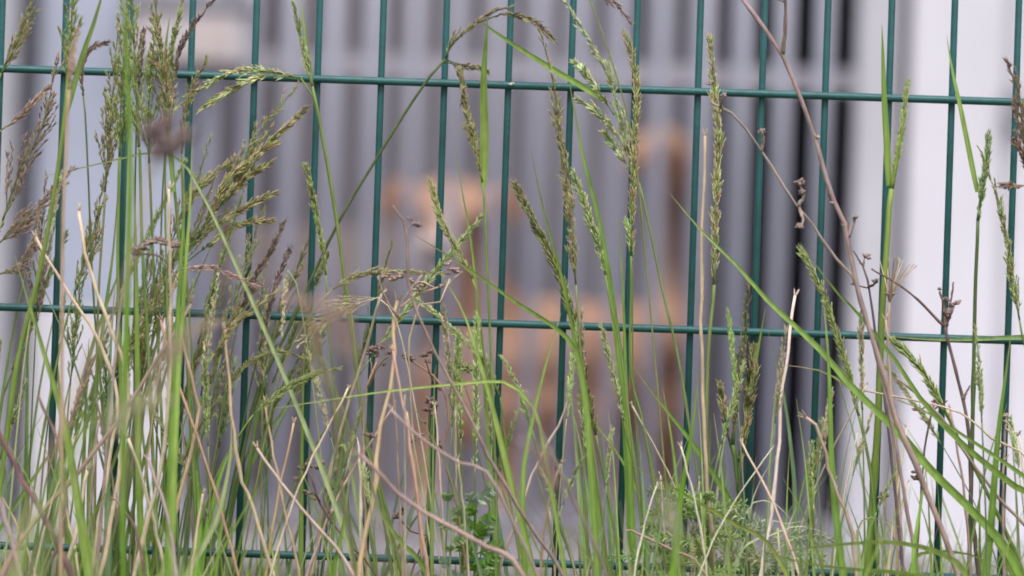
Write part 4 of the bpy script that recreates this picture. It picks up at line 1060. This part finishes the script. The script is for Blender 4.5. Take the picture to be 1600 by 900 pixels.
for i in range(10):
    x = rs.uniform(10, 520); lean = rs.gauss(0, .25); yt = rs.uniform(520, 780); h = 900 - yt
    straw('thin straw low in left clump, tip ' + where(x + lean * h, yt), [(x, 900), (x + lean * h * .4, 900 - h * .5), (x + lean * h, yt)], rs.uniform(3, 5), rs.uniform(.02, .2), rs.choice([STRAW, TAN, GREYB, (.6, .5, .38)]), 'straws of the dense left clump')

def low(y): return ('tall' if y < 640 else ('middling' if y < 740 else 'short'))
for i in range(80):
    x = rs.uniform(430, 1640); d = rs.uniform(-.10, .10)
    lean = rs.gauss(.0, .22)
    yt = rs.uniform(560, 840); h = 900 - yt
    pts = [(x, 900), (x + lean * h * .3, 900 - h * .35), (x + lean * h * .65, 900 - h * .68), (x + lean * h * 1.2, yt)]
    blade(low(yt) + ' fine green blade, tip ' + where(pts[-1][0], yt) + ' from left', pts, rs.uniform(3.5, 8), d, rs.choice([LIME, GREEN, PALE, GREEN, BLUEG, (.28, .4, .1)]), 'fine blades along the fence')
for i in range(26):
    x = rs.uniform(500, 1640); d = rs.uniform(.02, .14)
    lean = rs.gauss(0, .2); yt = rs.uniform(480, 760); h = 900 - yt
    p_ = lambda f: (x + lean * h * (f ** 1.4), 900 - h * f)
    stalk(low(yt) + ' thin pale seeding stalk, tip ' + where(*p_(1)) + ' from left', [p_(0), p_(.3), p_(.6)], [p_(.62), p_(.8), p_(1.0)], rs.choice(['narrow', 'spike']), d, rs.uniform(2.2, 3.4), rs.choice([GREEN, BLUEG, PALE]), rs.choice([PALE, OLIVE, LIME]), rs.choice([PALE, GREEN, PINK]), rs.uniform(10, 13), group='thin seeding stalks along the fence', n=16)
for i in range(22):
    x = rs.uniform(430, 1620); lean = rs.gauss(0, .35); yt = rs.uniform(600, 830); h = 900 - yt
    straw(low(yt) + ' thin straw, tip ' + where(x + lean * h, yt) + ' from left', [(x, 900), (x + lean * h * .4, 900 - h * .5), (x + lean * h, yt)], rs.uniform(2.5, 4.2), rs.uniform(.02, .16), rs.choice([STRAW, (.66, .56, .42), (.6, .52, .40), (.72, .63, .48)]), 'thin straws along the fence')

# ---- short undergrowth at the foot of the fence (nobody could count it)
ug = MB()
for i in range(2700):
    px = rs.uniform(-250, 1850) if i < 1700 else rs.choice([rs.uniform(-1500, -250), rs.uniform(1850, 3100)])
    d = rs.uniform(-.45, .5)
    hgt = rs.uniform(.14, .26) + (.12 * rs.random() ** 2 if px < 420 else 0) + (.11 * rs.random() if px > 900 else 0)
    b = P(px, 900, d); b.z = -.005
    az = rs.uniform(0, 6.28); ln = rs.uniform(.02, .12)
    tipx = Vector((math.cos(az) * ln, math.sin(az) * ln * .6, 0))
    pts = []
    dr = rs.random() < .25
    for k in range(8):
        t = k / 7
        pts.append(b + tipx * t ** 1.8 + Vector((0, 0, hgt * (t - (.30 if dr else .10) * t ** 3))))
    if rs.random() < .14:
        c = rs.choice([STRAW, TAN, (.5, .4, .26)]); w = rs.uniform(1.2, 2.2) / 1000
    else:
        c = rs.choice([LIME, GREEN, (.28, .42, .09), PALE, LIME]); c = tuple(x * 1.3 for x in c); w = rs.uniform(1.5, 4.5) / 1000
    ug.blade(pts, [w * (1 - (k / 7) ** 2) + .0002 for k in range(8)], rs.uniform(-1, 1), rs.uniform(-1, 1), cgrad(c, .2))
tag(ug.build('undergrowth_grass', M['leaf']), 'short mixed green and dry grass along the foot of the fence', 'grass', kind='stuff')
